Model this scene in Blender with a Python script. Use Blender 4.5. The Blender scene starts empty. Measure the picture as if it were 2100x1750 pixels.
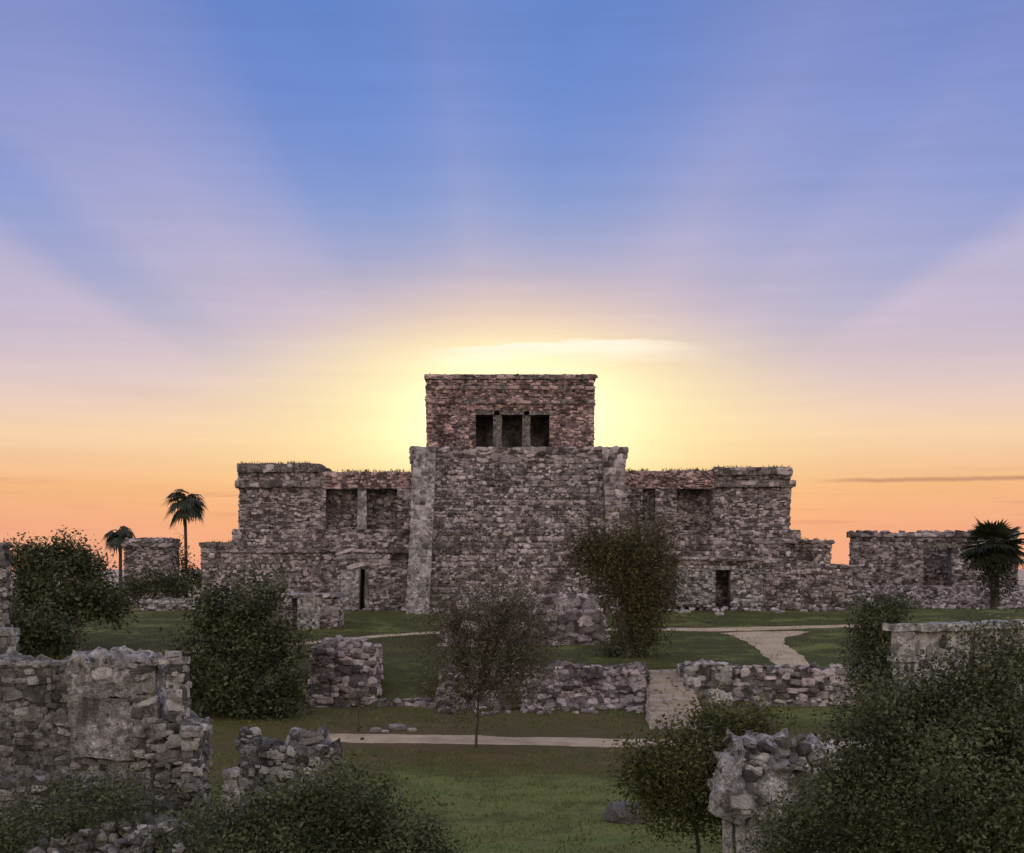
import bpy, math, random
import numpy as np
from mathutils import Vector, Matrix, noise

random.seed(7)
rng = np.random.default_rng(7)
SC = bpy.context.scene
COL = SC.collection

# ------------------------------------------------------------------ camera
EYE = 5.0            # eye height above the plaza
FOC = 3000.0         # focal length in units of the 2100 wide survey grid
HOR = 1165.0         # row of the horizon in that grid
cam = bpy.data.cameras.new('camera')
cam.sensor_width = 36.0
cam.lens = 36.0 * FOC / 2100.0
cam.shift_y = (HOR - 875.0) / 2100.0
cam.clip_start = 0.1
cam.clip_end = 30000.0
cam_o = bpy.data.objects.new('camera', cam)
cam_o.location = (0, 0, EYE)
cam_o.rotation_euler = (math.radians(90), 0, 0)
COL.objects.link(cam_o)
SC.camera = cam_o

# ------------------------------------------------------------------ colour management
SC.view_settings.view_transform = 'Standard'
SC.view_settings.look = 'None'
SC.view_settings.gamma = 1.0
SC.view_settings.exposure = 0.0
SC.view_settings.use_curve_mapping = False
SC.render.engine = 'CYCLES'
SC.cycles.use_denoising = True
SC.cycles.max_bounces = 6

SUN_EL = 3.0


def lin(r, g, b, k=1.0):
    f = lambda c: (c / 255 / 12.92) if c <= 10 else ((c / 255 + 0.055) / 1.055) ** 2.4
    return (f(r) * k, f(g) * k, f(b) * k, 1.0)


# ------------------------------------------------------------------ node helper
class NT:
    def __init__(self, tree):
        self.t = tree
        self.n = tree.nodes
        self.l = tree.links

    def put(self, sock, v):
        if isinstance(v, bpy.types.NodeSocket):
            self.l.new(v, sock)
        elif v is not None:
            sock.default_value = v

    def m(self, op, a, b=None, c=None, clamp=False):
        n = self.n.new('ShaderNodeMath')
        n.operation = op
        n.use_clamp = clamp
        self.put(n.inputs[0], a)
        self.put(n.inputs[1], b)
        self.put(n.inputs[2], c)
        return n.outputs[0]

    def rng(self, v, a, b, c=0.0, d=1.0, smooth=True):
        n = self.n.new('ShaderNodeMapRange')
        n.interpolation_type = 'SMOOTHSTEP' if smooth else 'LINEAR'
        self.put(n.inputs[0], v)
        for i, x in enumerate((a, b, c, d)):
            n.inputs[i + 1].default_value = x
        return n.outputs[0]

    def ramp(self, v, stops, interp='LINEAR'):
        n = self.n.new('ShaderNodeValToRGB')
        n.color_ramp.interpolation = interp
        e = n.color_ramp.elements
        e[0].position, e[0].color = stops[0]
        e[1].position, e[1].color = stops[-1]
        for p, c in stops[1:-1]:
            x = e.new(p)
            x.color = c
        self.put(n.inputs[0], v)
        return n.outputs[0]

    def mix(self, f, a, b, mode='MIX', clamp=True):
        n = self.n.new('ShaderNodeMix')
        n.data_type = 'RGBA'
        n.blend_type = mode
        n.clamp_factor = clamp
        self.put(n.inputs[0], f)
        self.put(n.inputs[6], a)
        self.put(n.inputs[7], b)
        return n.outputs[2]

    def noise(self, vec, scale, detail=4.0, rough=0.55, dims='3D', w=None):
        n = self.n.new('ShaderNodeTexNoise')
        n.noise_dimensions = dims
        if vec is not None and dims != '1D':
            self.l.new(vec, n.inputs['Vector'])
        if w is not None:
            self.put(n.inputs['W'], w)
        n.inputs['Scale'].default_value = scale
        n.inputs['Detail'].default_value = detail
        n.inputs['Roughness'].default_value = rough
        return n.outputs[0]

    def comb(self, x, y, z):
        n = self.n.new('ShaderNodeCombineXYZ')
        for i, v in enumerate((x, y, z)):
            self.put(n.inputs[i], v)
        return n.outputs[0]


# ------------------------------------------------------------------ sky
world = bpy.data.worlds.new('World')
SC.world = world
world.use_nodes = True
W = NT(world.node_tree)
for nd in list(W.n):
    W.n.remove(nd)
tc = W.n.new('ShaderNodeTexCoord')
sep = W.n.new('ShaderNodeSeparateXYZ')
W.l.new(tc.outputs['Generated'], sep.inputs[0])
DX, DY, DZ = sep.outputs
DEG = 180 / math.pi
ELV = W.m('MULTIPLY', W.m('ARCSINE', DZ), DEG)                   # elevation in degrees
AZI = W.m('MULTIPLY', W.m('ARCTAN2', DX, DY), DEG)               # azimuth from the sun, degrees
AZA = W.m('ABSOLUTE', AZI)


def el_ramp(stops):
    # stops given in degrees of elevation, 0..90
    f = W.m('POWER', W.m('DIVIDE', W.m('MAXIMUM', ELV, 0.0), 90.0), 0.5)
    return W.ramp(f, [(math.sqrt(e / 90), c) for e, c in stops], 'LINEAR')


side = el_ramp([(0, lin(236, 164, 142)), (1.6, lin(243, 172, 136)), (3.1, lin(247, 186, 134)), (5.0, lin(248, 211, 174)), (6.9, lin(239, 210, 198)),
                (8.8, lin(220, 202, 204)), (10.7, lin(188, 185, 211)), (14.3, lin(142, 157, 213)), (17.8, lin(120, 141, 209)), (21.2, lin(104, 128, 199)),
                (45, lin(146, 155, 198)), (90, lin(158, 163, 192))])
mid = el_ramp([(0, lin(243, 168, 120)), (2.2, lin(247, 182, 124)), (4.0, lin(250, 214, 150)), (6.5, lin(251, 228, 172)), (8.6, lin(250, 226, 184)), (9.4, lin(243, 214, 187)),
               (10.6, lin(226, 202, 194)), (12.0, lin(192, 186, 206)), (13.8, lin(148, 167, 214)), (15.6, lin(122, 150, 214)), (17.8, lin(106, 140, 212)), (21.2, lin(90, 127, 200)),
               (45, lin(146, 155, 198)), (90, lin(158, 163, 192))])
anti = el_ramp([(0, lin(222, 190, 178, 1.2)), (5, lin(252, 222, 206, 1.25)), (14, lin(253, 232, 220, 1.25)), (28, lin(238, 226, 224, 1.2)), (50, lin(196, 194, 208, 1.1)), (90, lin(158, 163, 192))])
front_w = W.m('EXPONENT', W.m('MULTIPLY', W.m('POWER', W.m('DIVIDE', AZA, 10.0), 2.0), -1.0))
base = W.mix(front_w, side, mid)
# fan of pale pink rays spreading from the hidden sun
RE = W.m('SUBTRACT', ELV, 1.0)
TH = W.m('MULTIPLY', W.m('ARCTAN2', RE, W.m('MULTIPLY', AZI, 0.99)), DEG)
wob = W.m('MULTIPLY', W.m('SUBTRACT', W.noise(W.comb(W.m('MULTIPLY', AZI, 0.12), W.m('MULTIPLY', ELV, 0.12), 0.0), 1.0, 2.0), 0.5), 4.0)
THN = W.m('DIVIDE', W.m('ADD', TH, wob), 180.0, clamp=True)
g = lambda v: (v, v, v, 1)
ray = W.ramp(THN, [(d / 180, g(v)) for d, v in ((0, .5), (20, .8), (31, 1.0), (34, .3), (39, .4), (44, .55), (48, .42), (54, .55), (59, .72), (63, .62), (69, .36), (74, .22), (84, .14), (92, .3), (98, .45), (103, .2),
                                                (110, .05), (120, .08), (125, .45), (134, .8), (142, .7), (145.5, .25), (148.5, .2), (151.5, .95), (160, .8), (180, .5))], 'LINEAR')
RD = W.m('SQRT', W.m('ADD', W.m('POWER', RE, 2.0), W.m('POWER', W.m('MULTIPLY', AZI, 0.8), 2.0)))
ray_w = W.m('MULTIPLY', W.rng(RD, 7.0, 12.5), W.m('MULTIPLY', W.rng(RD, 45.0, 22.0), W.rng(ELV, 5.0, 10.0)))
pinker = W.mix(W.rng(ELV, 19.0, 8.5, 0.27, 0.70, False), base, lin(200, 186, 215))
bluer = W.mix(0.36, base, lin(98, 142, 215))
rays = W.mix(ray, bluer, pinker)
base = W.mix(ray_w, base, rays)
# broad warm glow right behind the temple
q = W.m('ADD', W.m('POWER', W.m('DIVIDE', W.m('SUBTRACT', AZI, 0.1), 6.0), 2.0), W.m('POWER', W.m('DIVIDE', W.m('SUBTRACT', ELV, 5.2), 1.95), 2.0))
glow = W.m('EXPONENT', W.m('MULTIPLY', q, -0.8))
base = W.mix(W.m('MULTIPLY', glow, 1.0, clamp=True), base, (1.0, 0.93, 0.50, 1))
q2 = W.m('ADD', W.m('POWER', W.m('DIVIDE', AZI, 4.2), 2.0), W.m('POWER', W.m('DIVIDE', W.m('SUBTRACT', ELV, 6.0), 2.1), 2.0))
core = W.m('EXPONENT', W.m('MULTIPLY', q2, -1.0))
base = W.mix(core, base, (1.5, 1.42, 0.86, 1), 'MIX')
# thin lit cloud edge above the temple, dull streaks low in the sky
STV = W.comb(W.m('MULTIPLY', AZI, 0.35), W.m('MULTIPLY', ELV, 2.2), 0.0)
sn = W.noise(STV, 1.0, 4.0)
edge_y = W.m('SUBTRACT', W.m('SUBTRACT', ELV, 8.75), W.m('ADD', W.m('MULTIPLY', W.m('POWER', W.m('SUBTRACT', AZI, 2.6), 2.0), -0.011), W.m('MULTIPLY', W.m('SUBTRACT', sn, 0.5), 0.9)))
edge = W.m('MULTIPLY', W.rng(edge_y, 0.14, -0.02), W.rng(edge_y, -0.9, -0.04))
edge = W.m('MULTIPLY', edge, W.m('MULTIPLY', W.rng(AZI, -4.5, 0.0), W.rng(AZI, 8.5, 3.5)))
base = W.mix(W.m('MULTIPLY', edge, 0.75), base, (1.15, 1.02, 0.86, 1))
cn = W.noise(W.comb(W.m('MULTIPLY', AZI, 0.16), W.m('MULTIPLY', ELV, 2.6), 3.1), 1.0, 4.0)
streak = W.m('MULTIPLY', W.rng(cn, 0.54, 0.70), W.m('MULTIPLY', W.rng(ELV, 0.4, 1.6), W.rng(ELV, 4.6, 2.6)))
base = W.mix(W.m('MULTIPLY', streak, 0.30), base, lin(196, 128, 112))
sl = W.m('ADD', W.m('SUBTRACT', ELV, 3.33), W.m('MULTIPLY', W.m('SUBTRACT', W.noise(W.comb(W.m('MULTIPLY', AZI, 0.8), 0.0, 0.0), 1.0, 3.0), 0.5), 0.16))
line_c = W.m('MULTIPLY', W.rng(W.m('ABSOLUTE', sl), 0.13, 0.02), W.m('MULTIPLY', W.rng(AZI, 11.0, 14.0), W.rng(AZI, 60.0, 30.0)))
base = W.mix(W.m('MULTIPLY', line_c, 0.5), base, lin(150, 100, 90))
# faint cirrus grain
ci = W.noise(W.comb(W.m('MULTIPLY', AZI, 0.10), W.m('MULTIPLY', ELV, 1.5), 7.7), 1.0, 6.0, 0.62)
cir = W.rng(ci, 0.3, 0.7, 0.965, 1.04, False)
base = W.mix(1.0, base, W.comb(cir, cir, cir), 'MULTIPLY')
# round to the side away from the sun
back_w = W.rng(AZA, 28.0, 120.0)
sky_col = W.mix(back_w, base, anti)
nish = W.n.new('ShaderNodeTexSky')
nish.sky_type = 'NISHITA'
nish.sun_disc = False
nish.sun_elevation = math.radians(SUN_EL)
nish.sun_rotation = 0.0
bg1 = W.n.new('ShaderNodeBackground')
W.l.new(sky_col, bg1.inputs[0])
bg1.inputs[1].default_value = 1.0
bg2 = W.n.new('ShaderNodeBackground')
W.l.new(nish.outputs[0], bg2.inputs[0])
bg2.inputs[1].default_value = 0.05
mixs = W.n.new('ShaderNodeMixShader')
mixs.inputs[0].default_value = 0.06
W.l.new(bg1.outputs[0], mixs.inputs[1])
W.l.new(bg2.outputs[0], mixs.inputs[2])
wo = W.n.new('ShaderNodeOutputWorld')
W.l.new(mixs.outputs[0], wo.inputs[0])

# ------------------------------------------------------------------ sun, low behind the castle
sun = bpy.data.lights.new('sun', 'SUN')
sun.energy = 2.2
sun.angle = math.radians(0.6)
sun.color = (1.0, 0.62, 0.34)
sun_o = bpy.data.objects.new('sun', sun)
sun_o.rotation_euler = Vector((0, math.cos(math.radians(SUN_EL)), math.sin(math.radians(SUN_EL)))).to_track_quat('Z', 'Y').to_euler()
COL.objects.link(sun_o)


# ------------------------------------------------------------------ materials
def material(name):
    m = bpy.data.materials.new(name)
    m.use_nodes = True
    t = NT(m.node_tree)
    bsdf = t.n['Principled BSDF']
    bsdf.inputs['Roughness'].default_value = 0.95
    bsdf.inputs['Specular IOR Level'].default_value = 0.2
    geo = t.n.new('ShaderNodeNewGeometry')
    return m, t, bsdf, geo


def rnd01(t, geo):
    oi = t.n.new('ShaderNodeObjectInfo')
    return t.m('FRACT', t.m('ADD', geo.outputs['Random Per Island'], t.m('MULTIPLY', oi.outputs['Random'], 7.31)))


def bump(t, bsdf, h, strength, dist):
    b = t.n.new('ShaderNodeBump')
    b.inputs['Strength'].default_value = strength
    b.inputs['Distance'].default_value = dist
    t.l.new(h, b.inputs['Height'])
    t.l.new(b.outputs[0], bsdf.inputs['Normal'])


def stone_mat(name, gain=1.0, tint=(1, 1, 1), stain=0.55, per_stone=True, scale=1.0, lichen=0.35):
    m, t, bsdf, geo = material(name)
    pos = geo.outputs['Position']
    n1 = t.noise(pos, 0.55 * scale, 6.0, 0.6)
    n2 = t.noise(pos, 4.5 * scale, 5.0, 0.6)
    n3 = t.noise(pos, 22.0 * scale, 4.0, 0.6)
    c = lambda v: (v * gain * tint[0], v * gain * tint[1], v * gain * tint[2], 1)
    if per_stone:
        r = rnd01(t, geo)
        col = t.ramp(r, [(0, c(.08)), (.22, c(.18)), (.5, c(.33)), (.8, c(.51)), (1, c(.66))])
    else:
        r = t.m('ADD', t.m('MULTIPLY', n2, 0.75), t.m('MULTIPLY', n3, 0.25))
        col = t.ramp(r, [(.32, c(.07)), (.5, c(.28)), (.66, c(.55))])
    k = t.rng(t.m('ADD', t.m('MULTIPLY', n2, 0.6), t.m('MULTIPLY', n3, 0.4)), 0.34, 0.66, 0.40, 1.25, False)
    col = t.mix(1.0, col, t.comb(k, k, k), 'MULTIPLY')
    # worn patches where pale plaster still clings
    pp = t.rng(t.noise(pos, 0.8 * scale, 6.0, 0.68), 0.53, 0.64)
    col = t.mix(t.m('MULTIPLY', pp, 0.42), col, c(.50))
    # black algae and dull lichen
    sp = t.n.new('ShaderNodeSeparateXYZ')
    t.l.new(pos, sp.inputs[0])
    drip = t.noise(t.comb(t.m('MULTIPLY', sp.outputs[0], 2.2), t.m('MULTIPLY', sp.outputs[1], 2.2), t.m('MULTIPLY', sp.outputs[2], 0.45)), 0.8 * scale, 4.0)
    sv = t.m('ADD', t.m('MULTIPLY', n1, 0.40), t.m('ADD', t.m('MULTIPLY', drip, 0.36), t.m('MULTIPLY', n2, 0.24)))
    s = t.rng(sv, stain - 0.05, stain + 0.06)
    col = t.mix(t.m('MULTIPLY', s, 0.86), col, (0.062 * tint[0], 0.054 * tint[1], 0.050 * tint[2], 1))
    li = t.rng(t.noise(pos, 2.1 * scale, 5.0, 0.65), 0.60, 0.70)
    col = t.mix(t.m('MULTIPLY', li, lichen), col, (0.10, 0.105, 0.06, 1))
    t.l.new(col, bsdf.inputs['Base Color'])
    bump(t, bsdf, t.m('ADD', n3, t.m('MULTIPLY', n2, 1.2)), 1.0, 0.09)
    return m


def leaf_mat(name, a, b, c, trans=0.2):
    m, t, bsdf, geo = material(name)
    oi = rnd01(t, geo)
    cl = t.noise(geo.outputs['Position'], 1.5, 4.0)
    f = t.m('ADD', t.m('MULTIPLY', oi, 0.5), t.m('MULTIPLY', t.m('SUBTRACT', cl, 0.28), 1.15))
    col = t.ramp(f, [(.1, (*a, 1)), (.5, (*b, 1)), (.85, (*c, 1))])
    t.l.new(col, bsdf.inputs['Base Color'])
    bsdf.inputs['Roughness'].default_value = 0.55
    bsdf.inputs['Specular IOR Level'].default_value = 0.5
    tr = t.n.new('ShaderNodeBsdfTranslucent')
    t.l.new(col, tr.inputs[0])
    mx = t.n.new('ShaderNodeMixShader')
    mx.inputs[0].default_value = trans
    out = t.n['Material Output']
    t.l.new(bsdf.outputs[0], mx.inputs[1])
    t.l.new(tr.outputs[0], mx.inputs[2])
    t.l.new(mx.outputs[0], out.inputs[0])
    return m


def ground_mat():
    m, t, bsdf, geo = material('turf_and_soil')
    pos = geo.outputs['Position']
    n1 = t.noise(pos, 0.16, 5.0, 0.6)
    n2 = t.noise(pos, 0.9, 6.0, 0.65)
    n3 = t.noise(pos, 14.0, 4.0, 0.6)
    sp = t.n.new('ShaderNodeSeparateXYZ')
    t.l.new(pos, sp.inputs[0])
    yw = t.m('ADD', sp.outputs[1], t.m('MULTIPLY', t.m('SUBTRACT', n1, 0.5), 9.0))
    worn = t.m('MULTIPLY', t.rng(yw, 31.5, 36.5), t.rng(t.m('ADD', yw, t.rng(sp.outputs[0], -4.0, 6.0, 0.0, 14.0)), 64.0, 56.0))       # dry turf round the paths, tree shade painted in as darker brown
    f = t.m('ADD', t.m('MULTIPLY', n1, 0.4), t.m('ADD', t.m('MULTIPLY', n2, 0.4), t.m('MULTIPLY', n3, 0.2)))
    f = t.m('ADD', f, t.m('MULTIPLY', t.m('SUBTRACT', worn, 0.45), 0.16))
    col = t.ramp(f, [(.34, (.145, .195, .050, 1)), (.43, (.20, .21, .065, 1)), (.50, (.105, .115, .034, 1)), (.58, (.115, .095, .036, 1)), (.68, (.17, .12, .06, 1))])
    n4 = t.noise(pos, 0.45, 6.0, 0.7)
    coarse = t.m('MULTIPLY', t.rng(sp.outputs[1], 46.0, 51.0), t.rng(n4, 0.36, 0.52))     # darker, coarser sward on the terrace
    col = t.mix(t.m('MULTIPLY', coarse, 0.85), col, (.062, .064, .022, 1))
    bare = t.rng(t.noise(pos, 1.9, 6.0, 0.7), 0.60, 0.68)
    col = t.mix(t.m('MULTIPLY', bare, 0.6), col, (.16, .115, .06, 1))
    k = t.rng(n3, 0.3, 0.7, 0.72, 1.28, False)
    col = t.mix(1.0, col, t.comb(k, k, k), 'MULTIPLY')
    t.l.new(col, bsdf.inputs['Base Color'])
    bump(t, bsdf, t.m('ADD', n3, n2), 0.8, 0.10)
    return m


def path_mat(name='pale_dirt', gain=(1, 1, 1)):
    m, t, bsdf, geo = material(name)
    q = lambda r, g_, b: (r * gain[0], g_ * gain[1], b * gain[2], 1)
    pos = geo.outputs['Position']
    n2 = t.noise(pos, 1.2, 5.0)
    n3 = t.noise(pos, 18.0, 4.0)
    col = t.ramp(t.m('ADD', t.m('MULTIPLY', n2, 0.6), t.m('MULTIPLY', n3, 0.4)), [(.3, q(.32, .245, .16)), (.5, q(.53, .42, .285)), (.7, q(.66, .54, .39))])
    t.l.new(col, bsdf.inputs['Base Color'])
    bump(t, bsdf, n3, 0.5, 0.03)
    return m


def bark_mat(name, c0, c1):
    m, t, bsdf, geo = material(name)
    n = t.noise(geo.outputs['Position'], 9.0, 5.0)
    t.l.new(t.ramp(n, [(.3, (*c0, 1)), (.7, (*c1, 1))]), bsdf.inputs['Base Color'])
    bump(t, bsdf, n, 0.7, 0.03)
    return m


def water_mat():
    m, t, bsdf, geo = material('sea_water')
    bsdf.inputs['Base Color'].default_value = (0.02, 0.05, 0.07, 1)
    bsdf.inputs['Roughness'].default_value = 0.25
    bump(t, bsdf, t.noise(geo.outputs['Position'], 0.4, 4.0), 0.3, 0.3)
    return m


M_CORE = stone_mat('mortar_core', 1.25, (1.0, .88, .86), 0.52, per_stone=False, scale=1.5)
M_STONE = stone_mat('castle_limestone', 1.5, (1.02, .89, .89), 0.545)
M_GLOWTINT = stone_mat('glow_tinted_limestone', 1.55, (1.12, .80, .76), 0.555)  # reddish flare round the temple and wing tops, put into the stone colour
M_PALE = stone_mat('pale_limestone', 1.6, (1.0, .95, .93), 0.60, scale=2.0)
M_PALEC = stone_mat('pale_plaster', 1.7, (1.0, .95, .93), 0.565, per_stone=False, scale=1.3)
M_PLASTER = stone_mat('old_stucco', 1.75, (1.0, .93, .95), 0.60, per_stone=False, lichen=0.0)
M_WHITE = stone_mat('whitewashed_stone', 1.7, (1.0, .97, .94), 0.70, per_stone=False)
M_GREY = stone_mat('grey_limestone', 1.4, (1.0, .95, .91), 0.54, scale=1.6)
M_GREYC = stone_mat('grey_core', 1.15, (1.0, .95, .91), 0.53, per_stone=False, scale=2.0)
M_STEP = stone_mat('step_limestone', 1.05, (1.0, .90, .84), 0.56, per_stone=False, scale=2.0)
M_TREAD = stone_mat('tread_stone', 1.25, (1.10, .93, .76), 0.66, per_stone=False, scale=2.0, lichen=0.0)
M_STAIR = stone_mat('stair_block', 1.8, (1.06, .93, .78), 0.70, scale=2.0, lichen=0.1)
M_TREADS = stone_mat('tread_block', 1.2, (1.10, .93, .76), 0.66, scale=2.0, lichen=0.0)
M_LEAF = leaf_mat('dark_leaves', (.022, .030, .010), (.070, .082, .028), (.20, .205, .10))
M_LEAFB = leaf_mat('brown_leaves', (.038, .034, .011), (.096, .080, .025), (.18, .15, .055))
M_LEAFD = leaf_mat('dry_leaves', (.045, .040, .018), (.105, .092, .046), (.21, .18, .11), 0.1)
M_LEAFY = leaf_mat('olive_leaves', (.036, .040, .010), (.095, .095, .024), (.18, .17, .05))
M_PALM = leaf_mat('palm_leaves', (.02, .024, .012), (.035, .042, .02), (.06, .07, .03))
M_GRASS = leaf_mat('grass_blades', (.08, .105, .024), (.15, .175, .045), (.28, .26, .10), 0.3)
M_BARK = bark_mat('dark_bark', (.045, .036, .03), (.13, .11, .09))
M_BARKP = bark_mat('pale_bark', (.12, .10, .085), (.28, .25, .21))
M_GROUND = ground_mat()
M_PATH = path_mat()
M_SEA = water_mat()
M_STAIRS = path_mat('worn_stair_stone', (0.82, 0.90, 1.10))


# ------------------------------------------------------------------ mesh helpers
def link_mesh(name, verts, faces, mat, parent=None, smooth=False):
    me = bpy.data.meshes.new(name)
    me.from_pydata(verts, [], faces)
    me.materials.append(mat)
    if smooth:
        me.polygons.foreach_set('use_smooth', [True] * len(me.polygons))
    me.update()
    o = bpy.data.objects.new(name, me)
    if parent is not None:
        o.parent = parent
    COL.objects.link(o)
    return o


def quads_mesh(name, v, mat, parent=None, nper=4):
    # v: (n*nper, 3) array, one polygon for every nper points
    v = np.asarray(v, dtype=np.float32).reshape(-1, 3)
    n = len(v) // nper
    me = bpy.data.meshes.new(name)
    me.vertices.add(len(v))
    me.vertices.foreach_set('co', v.ravel())
    me.loops.add(n * nper)
    me.loops.foreach_set('vertex_index', np.arange(n * nper, dtype=np.int32))
    me.polygons.add(n)
    me.polygons.foreach_set('loop_start', np.arange(0, n * nper, nper, dtype=np.int32))
    me.polygons.foreach_set('loop_total', np.full(n, nper, dtype=np.int32))
    me.materials.append(mat)
    me.update(calc_edges=True)
    me.validate()
    o = bpy.data.objects.new(name, me)
    if parent is not None:
        o.parent = parent
    COL.objects.link(o)
    return o


def tag(o, label=None, cat=None, group=None, kind=None):
    if label:
        o['label'] = label
    if cat:
        o['category'] = cat
    if group:
        o['group'] = group
    if kind:
        o['kind'] = kind
    return o


def empty(name, loc, label, cat, group=None):
    o = bpy.data.objects.new(name, None)
    o.empty_display_size = 0.3
    o.location = loc
    COL.objects.link(o)
    return tag(o, label, cat, group)


def X(px, d):
    return (px - 1050.0) / FOC * d


def Z(py, d):
    return EYE - (py - HOR) / FOC * d


# ------------------------------------------------------------------ terrain
def ss(a, b, x):
    t = min(1.0, max(0.0, (x - a) / (b - a)))
    return t * t * (3 - 2 * t)


def gz(x, y):
    plaza = 0.35 * ss(41, 49, y)
    terr = 1.45 + 1.4 * min(1.0, max(0.0, (y - 50.2) / 21.8))
    step = ss(49.75, 50.25, y)                      # behind a retaining wall
    soft = ss(45.5, 58, y)                          # open grass bank
    bank = ss(46.5, 53, y)
    left = ss(-7.0, -9.0, x)
    right = ss(12.2, 13.5, x)
    gap = ss(-4.9, -4.2, x) * ss(-2.5, -3.1, x)
    stairs = ss(4.55, 4.65, x) * ss(6.3, 6.2, x)
    s = step
    s = s + (soft - s) * left
    s = s + (bank - s) * max(gap, right)
    s = s + (ss(50.3, 51.2, y) - s) * stairs
    z = plaza * (1 - s) + terr * s
    z += 0.10 * noise.noise((x * 0.12, y * 0.12, 3.0)) + 0.03 * noise.noise((x * 0.6, y * 0.6, 8.0))
    z -= 13.5 * ss(112, 150, y)
    return z


def ground_pt(px, py, off=0.0):
    # where the sight line through that survey point meets the ground
    d = 15.0
    while d < 110:
        if Z(py, d) <= gz(X(px, d), d):
            break
        d += 0.1
    return Vector((X(px, d), d, gz(X(px, d), d) + off))


xs = sorted(set([-400, -250, -150, -100, -70, -50, -40] + list(np.round(np.arange(-34, 34.01, 0.5), 3)) + [40, 50, 70, 100, 150, 250, 400]))
ys = sorted(set([-300, -150, -80, -40, -15, 0, 8] + list(np.round(np.arange(14, 45, 0.6), 3)) + list(np.round(np.arange(45, 54, 0.25), 3)) + list(np.round(np.arange(54, 80, 0.7), 3)) + list(np.arange(80, 116, 3.0)) + [120, 130, 140, 150, 180]))
gv = [(float(x), float(y), gz(float(x), float(y))) for y in ys for x in xs]
nx = len(xs)
gf = [(j * nx + i, j * nx + i + 1, (j + 1) * nx + i + 1, (j + 1) * nx + i) for j in range(len(ys) - 1) for i in range(nx - 1)]
tag(link_mesh('ground', gv, gf, M_GROUND, smooth=True), kind='structure')
tag(link_mesh('sea', [(-9000, 125, -9.5), (9000, 125, -9.5), (9000, 14000, -9.5), (-9000, 14000, -9.5)], [(0, 1, 2, 3)], M_SEA), kind='structure')


def strip(name, pts, off=0.03, sub=14):
    # pts: list of (left point, right point) in the ground plane, walked along the path
    verts, faces = [], []
    rows = []
    for k in range(len(pts) - 1):
        for s in range(sub):
            t = s / sub
            rows.append(((Vector(pts[k][0]).lerp(Vector(pts[k + 1][0]), t)), (Vector(pts[k][1]).lerp(Vector(pts[k + 1][1]), t))))
    rows.append((Vector(pts[-1][0]), Vector(pts[-1][1])))
    nc = 5
    for r, (a, b) in enumerate(rows):
        for c in range(nc):
            p = a.lerp(b, c / (nc - 1))
            if c in (0, nc - 1):
                w = 0.25 * noise.noise((p.x * 0.9, p.y * 0.9, 1.7)) + 0.12 * noise.noise((p.x * 3.1, p.y * 3.1, 4.7))
                dirn = (a - b).normalized()
                p = p + dirn * w
            e = off if 0 < c < nc - 1 else -0.02
            verts.append((p.x, p.y, gz(p.x, p.y) + e))
    for r in range(len(rows) - 1):
        for c in range(nc - 1):
            i = r * nc + c
            faces.append((i, i + 1, i + nc + 1, i + nc))
    return tag(link_mesh(name, verts, faces, M_PATH, smooth=True), kind='structure')


strip('path', [((x, y0), (x, y1)) for x, y0, y1 in ((-6.2, 42.7, 43.0), (-5.6, 42.0, 43.6), (-4.5, 41.6, 43.6), (0, 41.1, 43.1), (4, 40.8, 42.7), (8, 40.6, 42.4), (16, 40.5, 42.2))])
strip('path', [((x, y0), (x, y1)) for x, y0, y1 in ((-13.0, 55.5, 56.4), (-9, 57.4, 58.3), (-6, 60.2, 61.1), (-3.5, 62.0, 63.0), (0, 62.5, 63.6), (5, 62.6, 63.9), (9, 63.0, 64.6), (11, 63.4, 65.0), (14, 64.2, 65.4), (19, 65.4, 66.6), (28, 67, 68.2))])
g2 = lambda px, py: (lambda p: (p.x, p.y))(ground_pt(px, py))
strip('path', [(g2(1462, 1299), g2(1690, 1296)), (g2(1505, 1308), g2(1620, 1308)), (g2(1536, 1326), g2(1616, 1322)), (g2(1552, 1342), g2(1648, 1340)), (g2(1580, 1362), g2(1672, 1362)), (g2(1600, 1372), g2(1676, 1372))], off=0.034)


# ------------------------------------------------------------------ masonry
def make_stone_lib(k=14):
    lib = []
    for i in range(k):
        r = random.Random(100 + i)
        n = 8
        ang = [2 * math.pi * (j + r.uniform(-.25, .25)) / n for j in range(n)]

        ex = r.uniform(.42, .8)

        def ring(y, s, jit):
            out = []
            for a in ang:
                c, s_ = math.cos(a), math.sin(a)
                e = ex
                x = math.copysign(abs(c) ** e, c) * 0.5
                z = math.copysign(abs(s_) ** e, s_) * 0.5
                q = s * (1 + r.uniform(-jit, jit))
                out.append((x * q, y + r.uniform(-.06, .06) * (y > 0), z * q))
            return out
        v = ring(0.0, 1.0, .10) + ring(0.6, 0.98, .14) + ring(0.95, 0.74, .16) + [(r.uniform(-.1, .1), 1.02, r.uniform(-.1, .1))]
        f = []
        for b in (0, n):
            for j in range(n):
                j2 = (j + 1) % n
                f.append((b + j, b + j2, b + n + j2, b + n + j))
        for j in range(n):
            f.append((2 * n + j, 2 * n + (j + 1) % n, 3 * n))
        lib.append((np.array(v), [tuple(reversed(q)) for q in f]))
    return lib


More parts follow.
